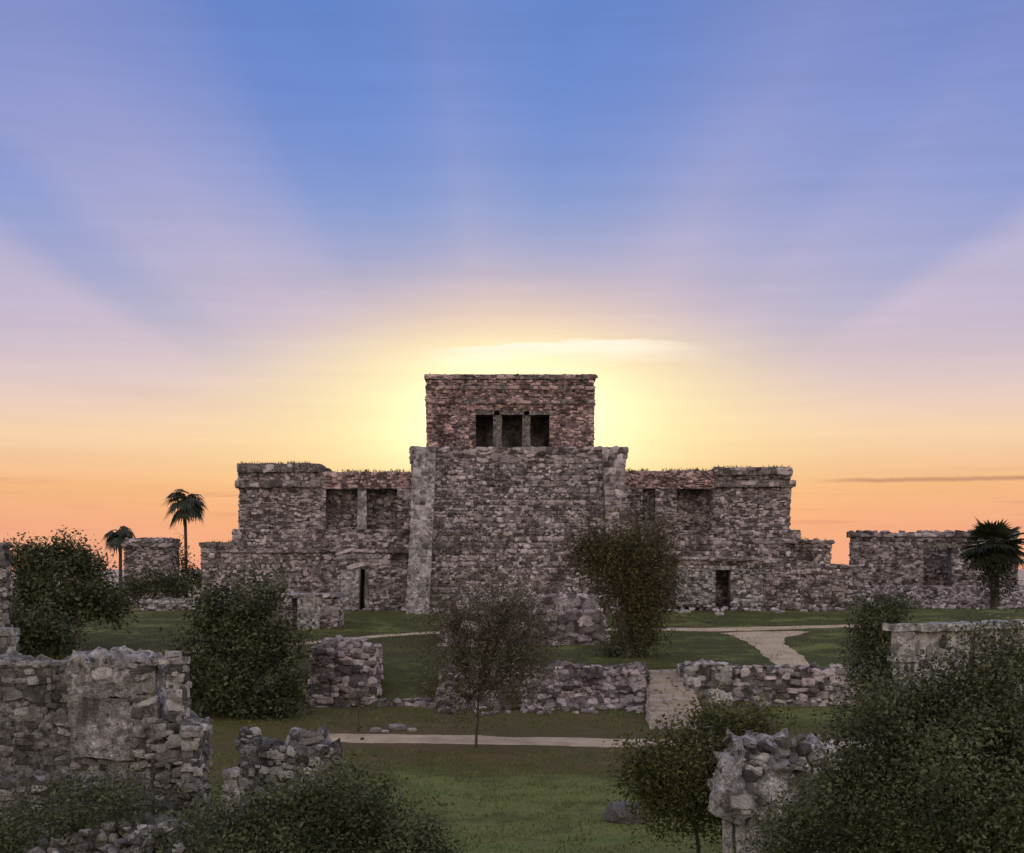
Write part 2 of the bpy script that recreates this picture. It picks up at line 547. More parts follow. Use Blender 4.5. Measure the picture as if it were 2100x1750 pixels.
def make_rock_lib(k=8):
    lib = []
    for i in range(k):
        r = random.Random(500 + i)
        v = []
        while len(v) < 15:
            q = Vector((r.gauss(0, 1), r.gauss(0, 1), r.gauss(0, 1)))
            if q.length > .3:
                q.normalize()
                q *= .5 * r.uniform(.8, 1.15)
                m_ = max(abs(q.x), abs(q.y), abs(q.z))
                q *= (1 + .28 * (.5 / m_ - 1))
                v.append(tuple(q))
        import bmesh as _b
        bm = _b.new()
        for q in v:
            bm.verts.new(q)
        bm.verts.ensure_lookup_table()
        res = _b.ops.convex_hull(bm, input=bm.verts)
        _b.ops.delete(bm, geom=[g_ for g_ in res['geom_interior'] if isinstance(g_, _b.types.BMVert)], context='VERTS')
        bm.verts.index_update()
        v = [tuple(q.co) for q in bm.verts]
        f = [tuple(q.index for q in p.verts) for p in bm.faces]
        bm.free()
        lib.append((np.array(v), f))
    return lib


STONES = make_stone_lib()
ROCKS = make_rock_lib()
LIB = STONES + ROCKS
NS = len(STONES)
_lib_mesh = {}


def lib_mesh(idx, mat):
    key = (idx, mat.name)
    if key not in _lib_mesh:
        v, f = LIB[idx]
        me = bpy.data.meshes.new('stone')
        me.from_pydata([tuple(p) for p in v], [], f)
        me.materials.append(mat)
        me.update()
        _lib_mesh[key] = me
    return _lib_mesh[key]


def joined(name, items, parent, mat, org):
    vs, fs, base_i = [], [], 0
    for idx, mtx in items:
        v, f = LIB[idx]
        vs.append(v @ mtx[:3, :3].T + mtx[:3, 3] - org)
        fs.extend([tuple(i + base_i for i in q) for q in f])
        base_i += len(v)
    return link_mesh(name, np.vstack(vs).tolist(), fs, mat, parent)


class Sec:
    def __init__(self, name, mat, label=None):
        self.name, self.mat, self.label = name, mat, label
        self.v, self.f = [], []
        self.kids = []


class Ruin:
    def __init__(self, name, label, cat, loc, group=None, smat=None):
        self.loc = np.array(loc, dtype=float)
        self.root = empty(name, loc, label, cat, group)
        self.smat = smat or M_STONE
        self.secs = []
        self.stones = []                      # (size, section, idx, matrix, material)

    def sec(self, name, mat=None, parent=None, label=None):
        s = Sec(name, mat or M_CORE, label)
        if parent is None:
            self.secs.append(s)
        else:
            parent.kids.append(s)
        return s

    def box(self, s, x0, x1, y0, y1, z0, z1, cell=0.3, amp=0.05, top=0.0, taper=(0, 0, 0), stones='f', size=(0.22, 0.5, 0.16, 0.3), smat=None, freq=1.7,
            proud=0.07, skip=0.06, coping=False, jit=1.0, lean=0.0):
        # eroded block; taper = how much left, right and front draw in at the top
        n = [max(1, int(round((b - a) / cell))) for a, b in ((x0, x1), (y0, y1), (z0, z1))]
        n = [min(k, 90) for k in n]
        idx = {}

        def vert(i, j, k):
            key = (i, j, k)
            if key in idx:
                return idx[key]
            t = k / n[2]
            a, b, c = x0 + taper[0] * t, x1 - taper[1] * t, y0 + taper[2] * t
            x = a + (b - a) * i / n[0]
            y = c + (y1 - c) * j / n[1]
            z = z0 + (z1 - z0) * t
            q = Vector((x, y, z))
            d = noise.noise_vector(q * freq) * amp + noise.noise_vector(q * freq * 2.6) * (amp * .45) + noise.noise_vector(q * 0.55 + Vector((9, 2, 4))) * amp * 0.8
            if k == n[2] and top:
                d.z += top * (noise.noise((x * 1.6, y * 1.6, 5.0)) + 0.6 * noise.noise((x * 4.6, y * 4.6, 2.0)))
            idx[key] = len(s.v)
            s.v.append((x + d.x - self.loc[0], y + d.y - self.loc[1], z + d.z - self.loc[2]))
            return idx[key]
        for i in range(n[0]):
            for k in range(n[2]):
                s.f.append((vert(i, 0, k), vert(i + 1, 0, k), vert(i + 1, 0, k + 1), vert(i, 0, k + 1)))
                s.f.append((vert(i + 1, n[1], k), vert(i, n[1], k), vert(i, n[1], k + 1), vert(i + 1, n[1], k + 1)))
            for j in range(n[1]):
                s.f.append((vert(i, j, n[2]), vert(i + 1, j, n[2]), vert(i + 1, j + 1, n[2]), vert(i, j + 1, n[2])))
        for j in range(n[1]):
            for k in range(n[2]):
                s.f.append((vert(0, j + 1, k), vert(0, j, k), vert(0, j, k + 1), vert(0, j + 1, k + 1)))
                s.f.append((vert(n[0], j, k), vert(n[0], j + 1, k), vert(n[0], j + 1, k + 1), vert(n[0], j, k + 1)))
        H = z1 - z0
        kw = dict(size=size, smat=smat, proud=proud, skip=skip, jit=jit)
        if 'f' in stones:
            self.face(s, (x0, y0, z0), (1, 0, 0), Vector((0, taper[2], H)), x1 - x0, taper[:2], **kw)
        if 'l' in stones:
            self.face(s, (x0, y1, z0), (0, -1, 0), Vector((taper[0], 0, H)), y1 - y0, (0, taper[2]), **kw)
        if 'r' in stones:
            self.face(s, (x1, y0, z0), (0, 1, 0), Vector((-taper[1], 0, H)), y1 - y0, (taper[2], 0), **kw)
        if coping:
            self.coping(s, x0 + taper[0], x1 - taper[1], y0 + taper[2], min(y1, y0 + taper[2] + 1.2), z1, size, smat)

    def face(self, s, org, u, up, width, tp, size=(0.22, 0.5, 0.16, 0.3), smat=None, proud=0.1, skip=0.06, jit=1.0):
        u = Vector(u)
        H = up.length
        vdir = up.normalized()
        nrm = u.cross(vdir).normalized()
        w0, w1, h0, h1 = size
        z = 0.0
        while z < H - h0 * .15:
            hm = random.uniform(h0, h1)
            t = min(1, (z + hm / 2) / H)
            a, b = tp[0] * t, width - tp[1] * t
            x = a - random.uniform(0, w0)
            while x < b:
                q = random.choice((.5, .7, .85, 1, 1, 1.25, 1.6)) ** (.6 + .4 * min(jit, 1.5))
                w = random.uniform(w0, w1) * q
                h = min(hm * random.uniform(.6, 1.25) * (q ** .5), H * .98)
                cx = x + w * .5
                cz = z + hm * .5 + random.uniform(-.3, .3) * hm * min(jit, 1.5)
                cx = min(max(cx, a + w * .42), b - w * .42)
                cz = min(max(cz, h * .42), H - h * .45)
                if random.random() > skip and b - a > w * .5:
                    dep = proud * random.uniform(.1, 1.5) + 0.075
                    cpos = Vector(org) + u * cx + vdir * cz - nrm * 0.06
                    rot = random.gauss(0, .16 * jit)
                    cu = u * math.cos(rot) + vdir * math.sin(rot)
                    cv = vdir * math.cos(rot) - u * math.sin(rot)
                    if random.random() < .5:
                        cu, cv = -cu, -cv
                    self.add(s, random.randrange(NS), cpos, cu * w, nrm * dep, cv * h, w * h, smat)
                x += w * .88
            z += hm * .86

    def coping(self, s, x0, x1, y0, y1, z, size, smat):
        x = x0
        while x < x1:
            w = random.uniform(size[0], size[1])
            h = random.uniform(size[2], size[3]) * .9
            if random.random() > .12:
                yy = random.uniform(y0, y1) if random.random() < .5 else y0 + random.uniform(0, .2)
                self.rock(s, (x + w / 2, yy, z + h * .2), w * 1.05, w, h, smat)
            x += w * .9

    def rock(self, s, p, w, d, h, smat=None):
        a = random.uniform(0, 6.28)
        self.add(s, NS + random.randrange(len(ROCKS)), Vector(p), Vector((math.cos(a), math.sin(a), random.uniform(-.2, .2))) * w,
                 Vector((-math.sin(a), math.cos(a), random.uniform(-.2, .2))) * d, Vector((random.uniform(-.2, .2), random.uniform(-.2, .2), 1)) * h, w * h, smat)

    def add(self, s, idx, p, a, b, c, size, smat=None):
        m = np.eye(4)
        m[:3, 0], m[:3, 1], m[:3, 2], m[:3, 3] = a, b, c, p
        self.stones.append((size, s, idx, m, smat or self.smat))

    def finish(self, limit=300):
        made = {}

        def make(s, parent):
            o = link_mesh(s.name, s.v, s.f, s.mat, parent)
            if s.label:
                o['label'] = s.label
            made[id(s)] = o
            for k in s.kids:
                make(k, o)
        for s in self.secs:
            make(s, self.root)
        order = sorted(self.stones, key=lambda q: -q[0])
        proto = {}
        for size, s, idx, m, smat in order[:limit]:
            me = lib_mesh(idx, smat)
            if id(me) not in proto:
                o = bpy.data.objects.new('stone', me)
                proto[id(me)] = o
            else:
                o = proto[id(me)].copy()
            mm = m.copy()
            mm[:3, 3] -= self.loc
            o.parent = made.get(id(s), self.root)
            o.matrix_local = Matrix(mm.tolist())
            COL.objects.link(o)
        rest = {}
        for size, s, idx, m, smat in order[limit:]:
            rest.setdefault(smat.name, []).append((idx, m, smat))
        for k, items in rest.items():
            o = joined('small_stones', [(a, b) for a, b, _ in items], self.root, items[0][2], self.loc)
            o['kind'] = 'stuff'
        return self.root


FAR = (0.14, 0.32, 0.12, 0.22)


# ------------------------------------------------------------------ the castle
cz0 = 2.55
castle = Ruin('stone_castle', 'large ruined stone castle on a terrace, temple with three doorways on top', 'castle', (0.4, 74, 2.8))
R = castle
# pyramid block behind the stairs
pyr = R.sec('pyramid_base')
zt = Z(920, 78)
R.box(pyr, -5.55, 6.35, 77.2, 90, cz0, zt - 0.85, cell=.45, taper=(.3, .5, .2), stones='flr', size=FAR)
R.box(R.sec('pyramid_cornice'), -5.32, 5.95, 77.15, 90, zt - 0.85, zt, cell=.35, amp=.05, top=.12, taper=(-.02, -.14, -.05), stones='flr', size=(.3, .6, .18, .3), coping=False)
# stairs
st = R.sec('staircase')
SX0, SX1, SD0, SD1 = -4.0, 4.75, 71.2, 77.6
nst = 26
sz0, sz1 = 2.75, zt - 0.25
rise, run = (sz1 - sz0) / nst, (SD1 - SD0) / nst
R.box(st, SX0 + .02, SX1 - .02, SD0 + .4, 77.9, cz0, sz1 - .3, cell=.6, taper=(0, 0, 6.0), stones='', amp=.02)
for k in range(nst):
    s = R.sec('step', M_STEP, st)
    y = SD0 + k * run
    z = sz0 + k * rise
    R.box(s, SX0, SX1, y, y + run * 2.2, z - .05, z + rise, cell=.42, amp=.05, top=.05, stones='', size=FAR)
    R.face(st, (SX0, y, z), (1, 0, 0), Vector((0, .02, rise * random.uniform(.85, 1.05))), SX1 - SX0, (0, 0), size=(.14, .30, .14, .24), proud=.08, skip=.05, jit=1.2)
    for q in range(9):
        if random.random() < .5:
            R.rock(st, (random.uniform(SX0, SX1), y + run * .5, z + rise + .02), random.uniform(.15, .4), .25, random.uniform(.1, .22))
for bx0, bx1 in ((-5.12, -4.0), (4.75, 5.85)):
    b = R.sec('balustrade', M_PLASTER if bx0 < 0 else M_CORE)
    n_ = 22
    for k in range(n_):
        y = SD0 - .75 + k * (SD1 - SD0) / n_
        z = sz0 + (k + 1) * (sz1 + .2 - sz0) / n_
        last = (k == n_ - 1)
        R.box(b, bx0, bx1, y, 77.6, (cz0 if k == 0 else z - (sz1 + .2 - sz0) / n_), z, cell=.4, amp=.03, stones='f', size=(.3, .6, .3, .42), smat=M_PALE if bx0 < 0 else M_STONE, proud=.04, skip=.8 if bx0 < 0 else .06)
# rubble foot of the stairs
# temple on top
tw = R.sec('temple_wall', M_CORE)
TD = 79.0
tx0, tx1 = X(878, TD), X(1215, TD)
tz0, tz1 = zt - .1, Z(826, TD)
dd = [(X(975, TD), X(1009, TD)), (X(1031, TD), X(1069, TD)), (X(1090, TD), X(1127, TD))]
dz = Z(851, TD)
TS = (.14, .30, .11, .2)
kw = dict(stones='f', size=TS, smat=M_GLOWTINT, cell=.3, amp=.035)
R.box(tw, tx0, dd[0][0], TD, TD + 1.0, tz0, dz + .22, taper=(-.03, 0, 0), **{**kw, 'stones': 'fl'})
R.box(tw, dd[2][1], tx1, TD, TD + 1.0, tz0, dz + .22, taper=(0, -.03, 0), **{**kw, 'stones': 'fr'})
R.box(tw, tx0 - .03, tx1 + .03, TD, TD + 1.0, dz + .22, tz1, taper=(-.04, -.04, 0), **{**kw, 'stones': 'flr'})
R.box(tw, tx0, tx1, TD + 2.4, TD + 5.5, tz0, tz1 + 1.3, **{**kw, 'stones': ''})
R.box(tw, tx0, tx0 + .8, TD + 1.0, TD + 4.5, tz0, tz1, **{**kw, 'stones': 'l'})
R.box(tw, tx1 - .8, tx1, TD + 1.0, TD + 4.5, tz0, tz1, **{**kw, 'stones': 'r'})
R.box(R.sec('temple_roof'), tx0, tx1, TD + .3, TD + 5.4, Z(800, TD), Z(774, TD), amp=.03, top=.06, stones='', cell=.4)
R.box(tw, tx0 - .06, tx1 + .06, TD - .02, TD + 4.5, Z(822, TD), Z(798, TD), **{**kw, 'stones': 'flr'})
for za, zb, o_ in ((829, 820, .13), (800, 792, .12), (779, 769, .18)):
    R.box(R.sec('cornice', M_STEP), tx0 - o_, tx1 + o_, TD - .17, TD + 5.0, Z(za, TD), Z(zb, TD), amp=.025, top=.03, stones='f', size=(.3, .6, .18, .26), smat=M_GLOWTINT, proud=.03, skip=.4)
R.box(tw, tx0 - .08, tx1 + .08, TD - .03, TD + 5.0, Z(791, TD) + .001, Z(780, TD) - .001, **{**kw, 'stones': 'f'})
for a, b in ((dd[0][1], dd[1][0]), (dd[1][1], dd[2][0])):
    R.box(R.sec('column', M_STEP), a + .06, b - .06, TD + .05, TD + .7, tz0, dz, amp=.025, cell=.15, stones='')
R.box(R.sec('lintel', M_STEP), dd[0][0] - .35, dd[0][1] + .12, TD - .07, TD + .9, dz, dz + .21, amp=.02, stones='')
R.box(R.sec('lintel', M_STEP), dd[1][0] - .16, dd[1][1] + .16, TD - .07, TD + .9, dz + .01, dz + .21, amp=.02, stones='')
R.box(R.sec('lintel', M_STEP), dd[2][0] - .12, dd[2][1] + .35, TD - .07, TD + .9, dz, dz + .21, amp=.02, stones='')

# wings; each is an end pavilion, an open gallery and a platform below
D = 77.6


def band(s, pa, pb, ya, yb, d, depth, **k):
    kk = dict(size=FAR, cell=.35, amp=.045)
    kk.update(k)
    R.box(s, X(pa, d), X(pb, d), d, d + depth, Z(yb, d), Z(ya, d), **kk)


lw = R.sec('wing_wall')
band(lw, 492, 657, 1000, 1086, D, 5, stones='flr')
band(lw, 657, 668, 1003, 1086, D, 1.0)
band(lw, 657, 840, 1000, 1086, D + 1.1, 1.5)
band(lw, 657, 842, 968, 1003, D, 4.6, top=.08, stones='f', smat=M_GLOWTINT)
band(lw, 815, 842, 1003, 1086, D, 1.0)
band(R.sec('column', M_PALEC), 733, 751, 1003, 1086, D + .1, .6, amp=.04, cell=.15, stones='')
for ya, yb, o_ in ((986, 1000, 8), (951, 968, 3)):
    band(R.sec('cornice', M_STEP), 490 - o_, 656, ya, yb, D - .28, 5.3, top=.06 if ya < 960 else 0, stones='fl', size=(.3, .6, .2, .34), proud=.04, skip=.35)
band(lw, 490, 656, 968, 986, D - .02, 5, stones='fl')
lp = R.sec('platform')
band(lp, 478, 842, 1086, 1112, D - .7, 6, stones='fl', top=.03)
band(lp, 484, 842, 1112, 1131, D - 1.25, 6, stones='fl')
R.box(lp, X(415, 76), X(842, 76), 76, 84, cz0, Z(1134, 76), cell=.4, size=FAR, stones='fl')
band(R.sec('cornice', M_STEP), 470, 842, 1127, 1134, 75.8, 2, stones='f', size=(.5, .9, .17, .19), proud=.04)
band(R.sec('side_platform'), 413, 486, 1118, 1134, 75.95, 7, top=.08, stones='fl')
band(R.sec('cornice', M_STEP), 408, 480, 1113, 1120, 75.85, 7, top=.05, stones='')
# small ruined chamber against the platform
ch = R.sec('ruined_chamber')
d = 74.6
band(ch, 640, 698, 1165, 1258, d, 1.4, stones='fl', top=.1)
band(ch, 698, 738, 1168, 1258, d - .1, 1.5, stones='', smat=M_PALE)
band(ch, 757, 800, 1160, 1262, d, 1.4, stones='fr', top=.1)
band(ch, 800, 836, 1150, 1262, d + .1, 1.3, stones='f')
band(ch, 698, 800, 1146, 1168, d, 1.4, stones='f', top=.06, size=(.4, .8, .2, .3))
band(R.sec('plaster_panel', M_PALEC), 699, 736, 1170, 1236, d - .14, .05, stones='', amp=.02)
band(R.sec('column', M_PALEC), 748, 756, 1168, 1250, d, .3, stones='', amp=.03, cell=.15)
band(R.sec('lintel', M_PALEC), 690, 785, 1138, 1146, d - .08, 1.2, stones='', amp=.03)

rw = R.sec('wing_wall')
band(rw, 1464, 1618, 1000, 1088, D, 5, stones='flr', taper=(0, -.05, 0))
band(rw, 1282, 1318, 1000, 1088, D, 1.0)
band(rw, 1344, 1388, 1003, 1088, D, 1.0)
band(rw, 1318, 1344, 1003, 1088, D + .55, .4)
band(rw, 1282, 1464, 1000, 1088, D + 1.1, 1.5)
band(rw, 1282, 1466, 966, 1003, D, 4.6, top=.06, smat=M_GLOWTINT)
for ya, yb, o_ in ((985, 999, 12), (959, 974, 6)):
    band(R.sec('cornice', M_STEP), 1466, 1619 + o_, ya, yb, D - .28, 5.3, top=.05 if ya < 965 else 0, stones='fr', size=(.3, .6, .2, .34), proud=.04, skip=.35)
band(rw, 1466, 1620, 974, 985, D - .02, 5, stones='fr')
rp = R.sec('platform')
band(rp, 1282, 1640, 1088, 1110, D - .7, 6, stones='fr', top=.03)
band(rp, 1282, 1628, 1110, 1131, D - 1.25, 6, stones='fr')
R.box(rp, X(1282, 76), X(1702, 76), 76, 84, cz0, Z(1131, 76), cell=.4, size=FAR, stones='fr')
band(R.sec('side_platform'), 1630, 1704, 1116, 1131, 75.95, 7, stones='fr')
band(R.sec('cornice', M_STEP), 1612, 1710, 1108, 1116, 75.85, 7, top=.05, stones='f', size=(.4, .8, .18, .2), proud=.05)
R.box(R.sec('low_wall'), X(1702, 77), X(1748, 77), 77, 82, cz0, Z(1159, 77), cell=.4, size=FAR, stones='f', top=.1)
# doorway chamber under the right wing
dc = R.sec('doorway_chamber')
d = 74.3
band(dc, 1390, 1467, 1166, 1246, d, 1.0, stones='fl', smat=M_PALE)
band(dc, 1498, 1562, 1166, 1246, d, 1.0, stones='fr', smat=M_PALE)
band(dc, 1390, 1562, 1150, 1160, d, 1.7, stones='f', smat=M_STONE)
band(R.sec('lintel', M_PALEC), 1455, 1510, 1160, 1169, d - .04, 1.0, stones='', amp=.02)
band(dc, 1390, 1455, 1160, 1166, d, 1.0, stones='f')
band(dc, 1510, 1562, 1160, 1166, d, 1.0, stones='f')
band(R.sec('cornice', M_STEP), 1384, 1568, 1142, 1150, d - .14, 1.8, top=.04, stones='f', size=(.4, .8, .19, .2), proud=.05)
# tumbled stones along the foot
for k in range(150):
    px = random.choice((random.uniform(640, 885), random.uniform(1340, 1735), random.uniform(1360, 1600)))
    y = random.uniform(72.6, 75.6)
    x = X(px, y)
    w = random.uniform(.15, .5)
    R.rock(rp if px > 1000 else lp, (x, y, gz(x, y) + w * .12), w, w * .8, w * .6, M_PALE if random.random() < .3 else M_STONE)
# weeds rooted on the roofs, ledges and steps
wv = []
for xa, xb, ya, yb, z, n_ in ((X(494, D), X(654, D), D, D + 1.5, Z(951, D), 260), (X(658, D), X(840, D), D, D + 1.5, Z(967, D), 300), (X(1284, D), X(1464, D), D, D + 1.5, Z(965, D), 320), (X(1466, D), X(1620, D), D, D + 1.5, Z(959, D), 240),
                              (X(415, 76), X(480, 76), 76, 77, Z(1114, 76), 120), (X(1620, 76), X(1704, 76), 76, 77, Z(1109, 76), 120), (tx0, tx1, TD, TD + 1, Z(770, TD), 90), (X(490, 76), X(840, 76), 75.9, 76.4, Z(1128, 76), 120)):
    for q in range(n_):
        p = Vector((random.uniform(xa, xb), random.uniform(ya, yb), z + .02))
        if noise.noise((p.x * 1.1, p.y, 2.0)) < -.05:
            continue
        hgt = random.uniform(.06, .2)
        a = random.uniform(0, 6.28)
        tip = p + Vector((random.gauss(0, .08), random.gauss(0, .08), hgt))
        e = Vector((math.cos(a), math.sin(a), 0)) * .03
        wv += [tuple(p - e - Vector(R.loc)), tuple(p + e - Vector(R.loc)), tuple(tip - Vector(R.loc))]
for q in range(700):
    k = random.random()
    x = random.uniform(SX0, SX1)
    if noise.noise((x * .6, k * 6, 1.0)) + (.25 if x < -2.2 else 0) < .12:
        continue
    p = Vector((x, SD0 + k * (SD1 - SD0) - .1, sz0 + (math.floor(k * nst) + 1) * rise))
    for b in range(4):
        a = random.uniform(0, 6.28)
        e = Vector((math.cos(a), math.sin(a), 0)) * .025
        tip = p + Vector((random.gauss(0, .1), random.gauss(-.05, .06), random.uniform(.05, .2)))
        wv += [tuple(p - e - Vector(R.loc)), tuple(p + e - Vector(R.loc)), tuple(tip - Vector(R.loc))]
wd = quads_mesh('weeds', wv, M_LEAFY, R.root, nper=3)
wd['kind'] = 'stuff'
R.finish(300)


# ------------------------------------------------------------------ smaller buildings and walls round the castle
def pbox(r, s, pa, pb, ya, yb, d, depth, **k):
    x0, x1 = X(pa, d), X(pb, d)
    z0 = Z(yb, d) if yb is not None else min(gz(x0, d), gz(x1, d), gz(x0, d + depth), gz(x1, d + depth)) - .25
    r.box(s, x0, x1, d, d + depth, z0, Z(ya, d), **k)


def new_ruin(name, label, cat, px, d, smat=None, group=None):
    x = X(px, d)
    return Ruin(name, label, cat, (x, d, gz(x, d)), group, smat)


R = new_ruin('small_temple', 'small flat roofed stone temple beside the two tall palms', 'temple', 312, 88)
s = R.sec('wall')
pbox(R, s, 256, 350, 1122, None, 88, 2, stones='flr', size=FAR)
pbox(R, R.sec('cornice', M_STEP), 250, 354, 1114, 1122, 87.85, 2.2, stones='f', size=(.4, .7, .2, .24), proud=.05)
pbox(R, R.sec('roof'), 254, 352, 1106, 1114, 87.9, 2.1, stones='f', top=.18, size=FAR, coping=True)
R.finish(140)

R = new_ruin('rubble_wall', 'low pale rubble wall below the small temple', 'wall', 350, 73, M_PALE)
s = R.sec('core', M_GREYC)
pbox(R, s, 285, 425, 1232, None, 72.5, 1.0, stones='f', size=FAR, top=.25, coping=True, cell=.25)
R.finish(90)

R = new_ruin('ruined_temple', 'long roofless temple ruin with wide dark opening behind the fan palm', 'ruin', 1915, 84)
s = R.sec('wall')
pbox(R, s, 1750, 1893, 1112, 1205, 84, .8, stones='fl', size=FAR, smat=M_STONE)
pbox(R, s, 1952, 2086, 1112, 1205, 84, .8, stones='fr', size=FAR)
pbox(R, s, 1750, 2086, 1102, 1112, 84, .8, stones='f', size=FAR, top=.1)
pbox(R, s, 1812, 2086, 1112, 1205, 86.6, 1.0, stones='f', size=FAR)
pbox(R, s, 1800, 1812, 1112, 1205, 84.8, 1.8, stones='', size=FAR)
pbox(R, s, 2076, 2086, 1112, 1205, 84.8, 1.8, stones='', size=FAR)
pbox(R, R.sec('lintel', M_STEP), 1884, 1960, 1114, 1124, 83.92, .8, stones='')
pbox(R, R.sec('cornice', M_CORE), 1744, 2088, 1093, 1102, 83.85, .95, stones='f', top=.22, size=(.35, .8, .22, .28), coping=True)
pl = R.sec('platform')
pbox(R, pl, 1745, 2200, 1203, None, 81.5, 3, stones='fl', size=FAR, taper=(.3, 0, 1.2), top=.1)
pbox(R, pl, 1860, 2200, 1232, None, 79.8, 2, stones='f', size=FAR, taper=(.3, 0, .6), top=.1)
for k in range(60):
    y = random.uniform(76.5, 80)
    x = X(random.uniform(1760, 2100), y)
    w = random.uniform(.2, .55)
    R.rock(pl, (x, y, gz(x, y) + w * .15), w, w * .8, w * .6, M_STONE)
R.finish(200)

R = new_ruin('stone_shrine', 'small pale shrine with a narrow dark doorway at the foot of the castle', 'shrine', 625, 64, M_PALE)
s = R.sec('wall', M_PALEC)
pbox(R, s, 609, 656, 1226, None, 64, .5, stones='', amp=.05, cell=.2)
pbox(R, s, 545, 598, 1226, None, 64, .5, stones='f', size=FAR, smat=M_STONE)
pbox(R, s, 545, 690, 1226, None, 66.0, .5, stones='', cell=.3)
pbox(R, s, 545, 690, 1219, 1226, 64, 2.5, stones='f', smat=M_STONE, size=FAR, cell=.3, top=.05)
pbox(R, s, 656, 692, 1231, None, 64.1, 1.8, stones='fr', smat=M_STONE, size=FAR, cell=.3, top=.2)
R.finish(60)

R = new_ruin('stone_mound', 'tall rounded rubble mound between the castle stairs and the leaning tree', 'ruin', 1080, 58)
s = R.sec('core')
pbox(R, s, 905, 1246, 1262, None, 57.6, 5, stones='flr', size=(.3, .6, .24, .42), taper=(.3, .2, .5), top=.2, coping=True, amp=.1, proud=.16, jit=2)
pbox(R, s, 930, 1236, 1228, 1265, 58.6, 4, stones='flr', size=(.3, .6, .24, .42), taper=(.2, .1, .3), top=.2, coping=True, amp=.1, proud=.16, jit=2)
R.finish(200)

R = new_ruin('ruined_wall', 'tall isolated chunk of rubble wall beside the dark leafy tree', 'wall', 710, 49.5, M_STONE)
s = R.sec('core')
pbox(R, s, 632, 775, 1330, None, 49.4, 1.8, stones='flr', size=(.2, .46, .16, .34), taper=(.15, .1, .15), top=.2, coping=True, proud=.09, amp=.11, jit=1.4, skip=.15)
pbox(R, s, 655, 742, 1316, 1332, 49.7, 1.2, stones='flr', size=(.2, .46, .16, .34), taper=(.1, .1, .1), top=.16, coping=True, amp=.08, jit=2)
R.finish(220)

R = new_ruin('retaining_wall', 'low grassy retaining wall under the open bank', 'wall', 840, 49.9, M_STONE)
s = R.sec('core')
pbox(R, s, 775, 892, 1440, None, 48.2, .7, stones='f', size=(.22, .5, .16, .3), top=.12, proud=.1, coping=True, amp=.06)
R.finish(60)

R = new_ruin('retaining_wall', 'dark rubble retaining wall behind the bare tree, ending at the stairs', 'wall', 1105, 49.9, M_STONE)
s = R.sec('core')
pbox(R, s, 888, 1326, 1376, None, 48.7, 1.6, stones='fr', taper=(.2, 0, .7), size=(.14, .4, .12, .28), top=.45, coping=True, proud=.08, amp=.08, jit=1.4, skip=.15)
for k in range(70):
    y = random.uniform(46.9, 48.7)
    x = X(random.uniform(900, 1320), y)
    w = random.uniform(.12, .4)
    R.rock(s, (x, y, gz(x, y) + w * .15), w, w, w * .7)
R.finish(260)

R = new_ruin('retaining_wall', 'long pale retaining wall on the far side of the stone stairs', 'wall', 1580, 49.9, M_PALE)
s = R.sec('core', M_GREYC)
pbox(R, s, 1402, 1500, 1366, None, 48.8, 1.3, stones='fl', size=(.2, .5, .16, .34), top=.18, coping=True, proud=.08, jit=1.4, skip=.15, amp=.08, cell=.25)
pbox(R, s, 1500, 1770, 1373, None, 49.1, 1.2, taper=(0, 0, .3), stones='f', size=(.2, .5, .16, .34), top=.18, coping=True, proud=.08, jit=1.4, skip=.15, amp=.08, smat=M_STONE, cell=.3)
R.finish(240)

R = new_ruin('stone_stairs', 'broad worn stone stairs climbing to the terrace between two rubble walls', 'stairs', 1375, 48.5, M_PALE)
n_ = 14
for k in range(n_):
    s = R.sec('step', M_STAIRS)
    y = 44.4 + k * .43
    wide = y < 48.2
    x1 = X(1458 - k * 4, y) if wide else X(1402, 48.8) - .02
    x0 = X(1332, y)
    za = .06 + k * .1
    xa = x0
    while xa < x1 - .05:
        xb = min(x1, xa + random.uniform(.35, .85))
        if x1 - xb < .2:
            xb = x1
        R.box(s, xa + .012, xb - .012, y + random.uniform(-.05, .05), y + (1.3 if k < n_ - 1 else 1.0), gz(5, y) - .3 if k == 0 else za - .1, za + .1 + random.uniform(-.02, .015), cell=.2, amp=.03, top=.02, stones='')
        xa = xb
    for q in range(2):
        R.rock(s, (random.uniform(x0, x1), y + random.uniform(.1, .4), za + .1), random.uniform(.12, .3), .2, .07, M_TREADS)
R.finish(120)

# ------------------------------------------------------------------ ruins close to the viewer
NEAR = (.12, .34, .09, .2)
R = new_ruin('ruined_house', 'near grey ruined house wall with a pale plastered face and broken doorway', 'ruin', 190, 26, M_GREY)
d = 26.0
w_ = R.sec('rear_wall', M_GREYC)
pbox(R, w_, -120, 150, 1356, None, d + .9, .6, stones='f', size=NEAR, top=.28, coping=False, cell=.12, amp=.09, proud=.035, skip=.25)
f_ = R.sec('plastered_wall', M_PALEC)
pbox(R, f_, 143, 272, 1430, 1556, d, .9, stones='', cell=.08, amp=.05, freq=2.6, top=.05)
pbox(R, f_, 140, 318, 1352, 1430, d + .02, .9, stones='f', size=NEAR, top=.3, coping=False, cell=.08, amp=.10, freq=3.2, smat=M_PALE, proud=.03, jit=1.4, skip=.45)
pbox(R, f_, 200, 300, 1340, 1360, d + .1, .6, stones='', top=.25, cell=.08, amp=.10, taper=(.15, .15, 0))
pbox(R, f_, 272, 322, 1430, 1560, d + .03, .85, stones='f', size=NEAR, cell=.08, amp=.10, freq=3.2, smat=M_PALE, proud=.03, jit=1.4, skip=.4)
pbox(R, f_, 143, 330, 1556, None, d + .15, .8, stones='f', size=NEAR, cell=.12, amp=.08, proud=.03, skip=.3, smat=M_GREY)
c_ = R.sec('door_jamb', M_PALEC)
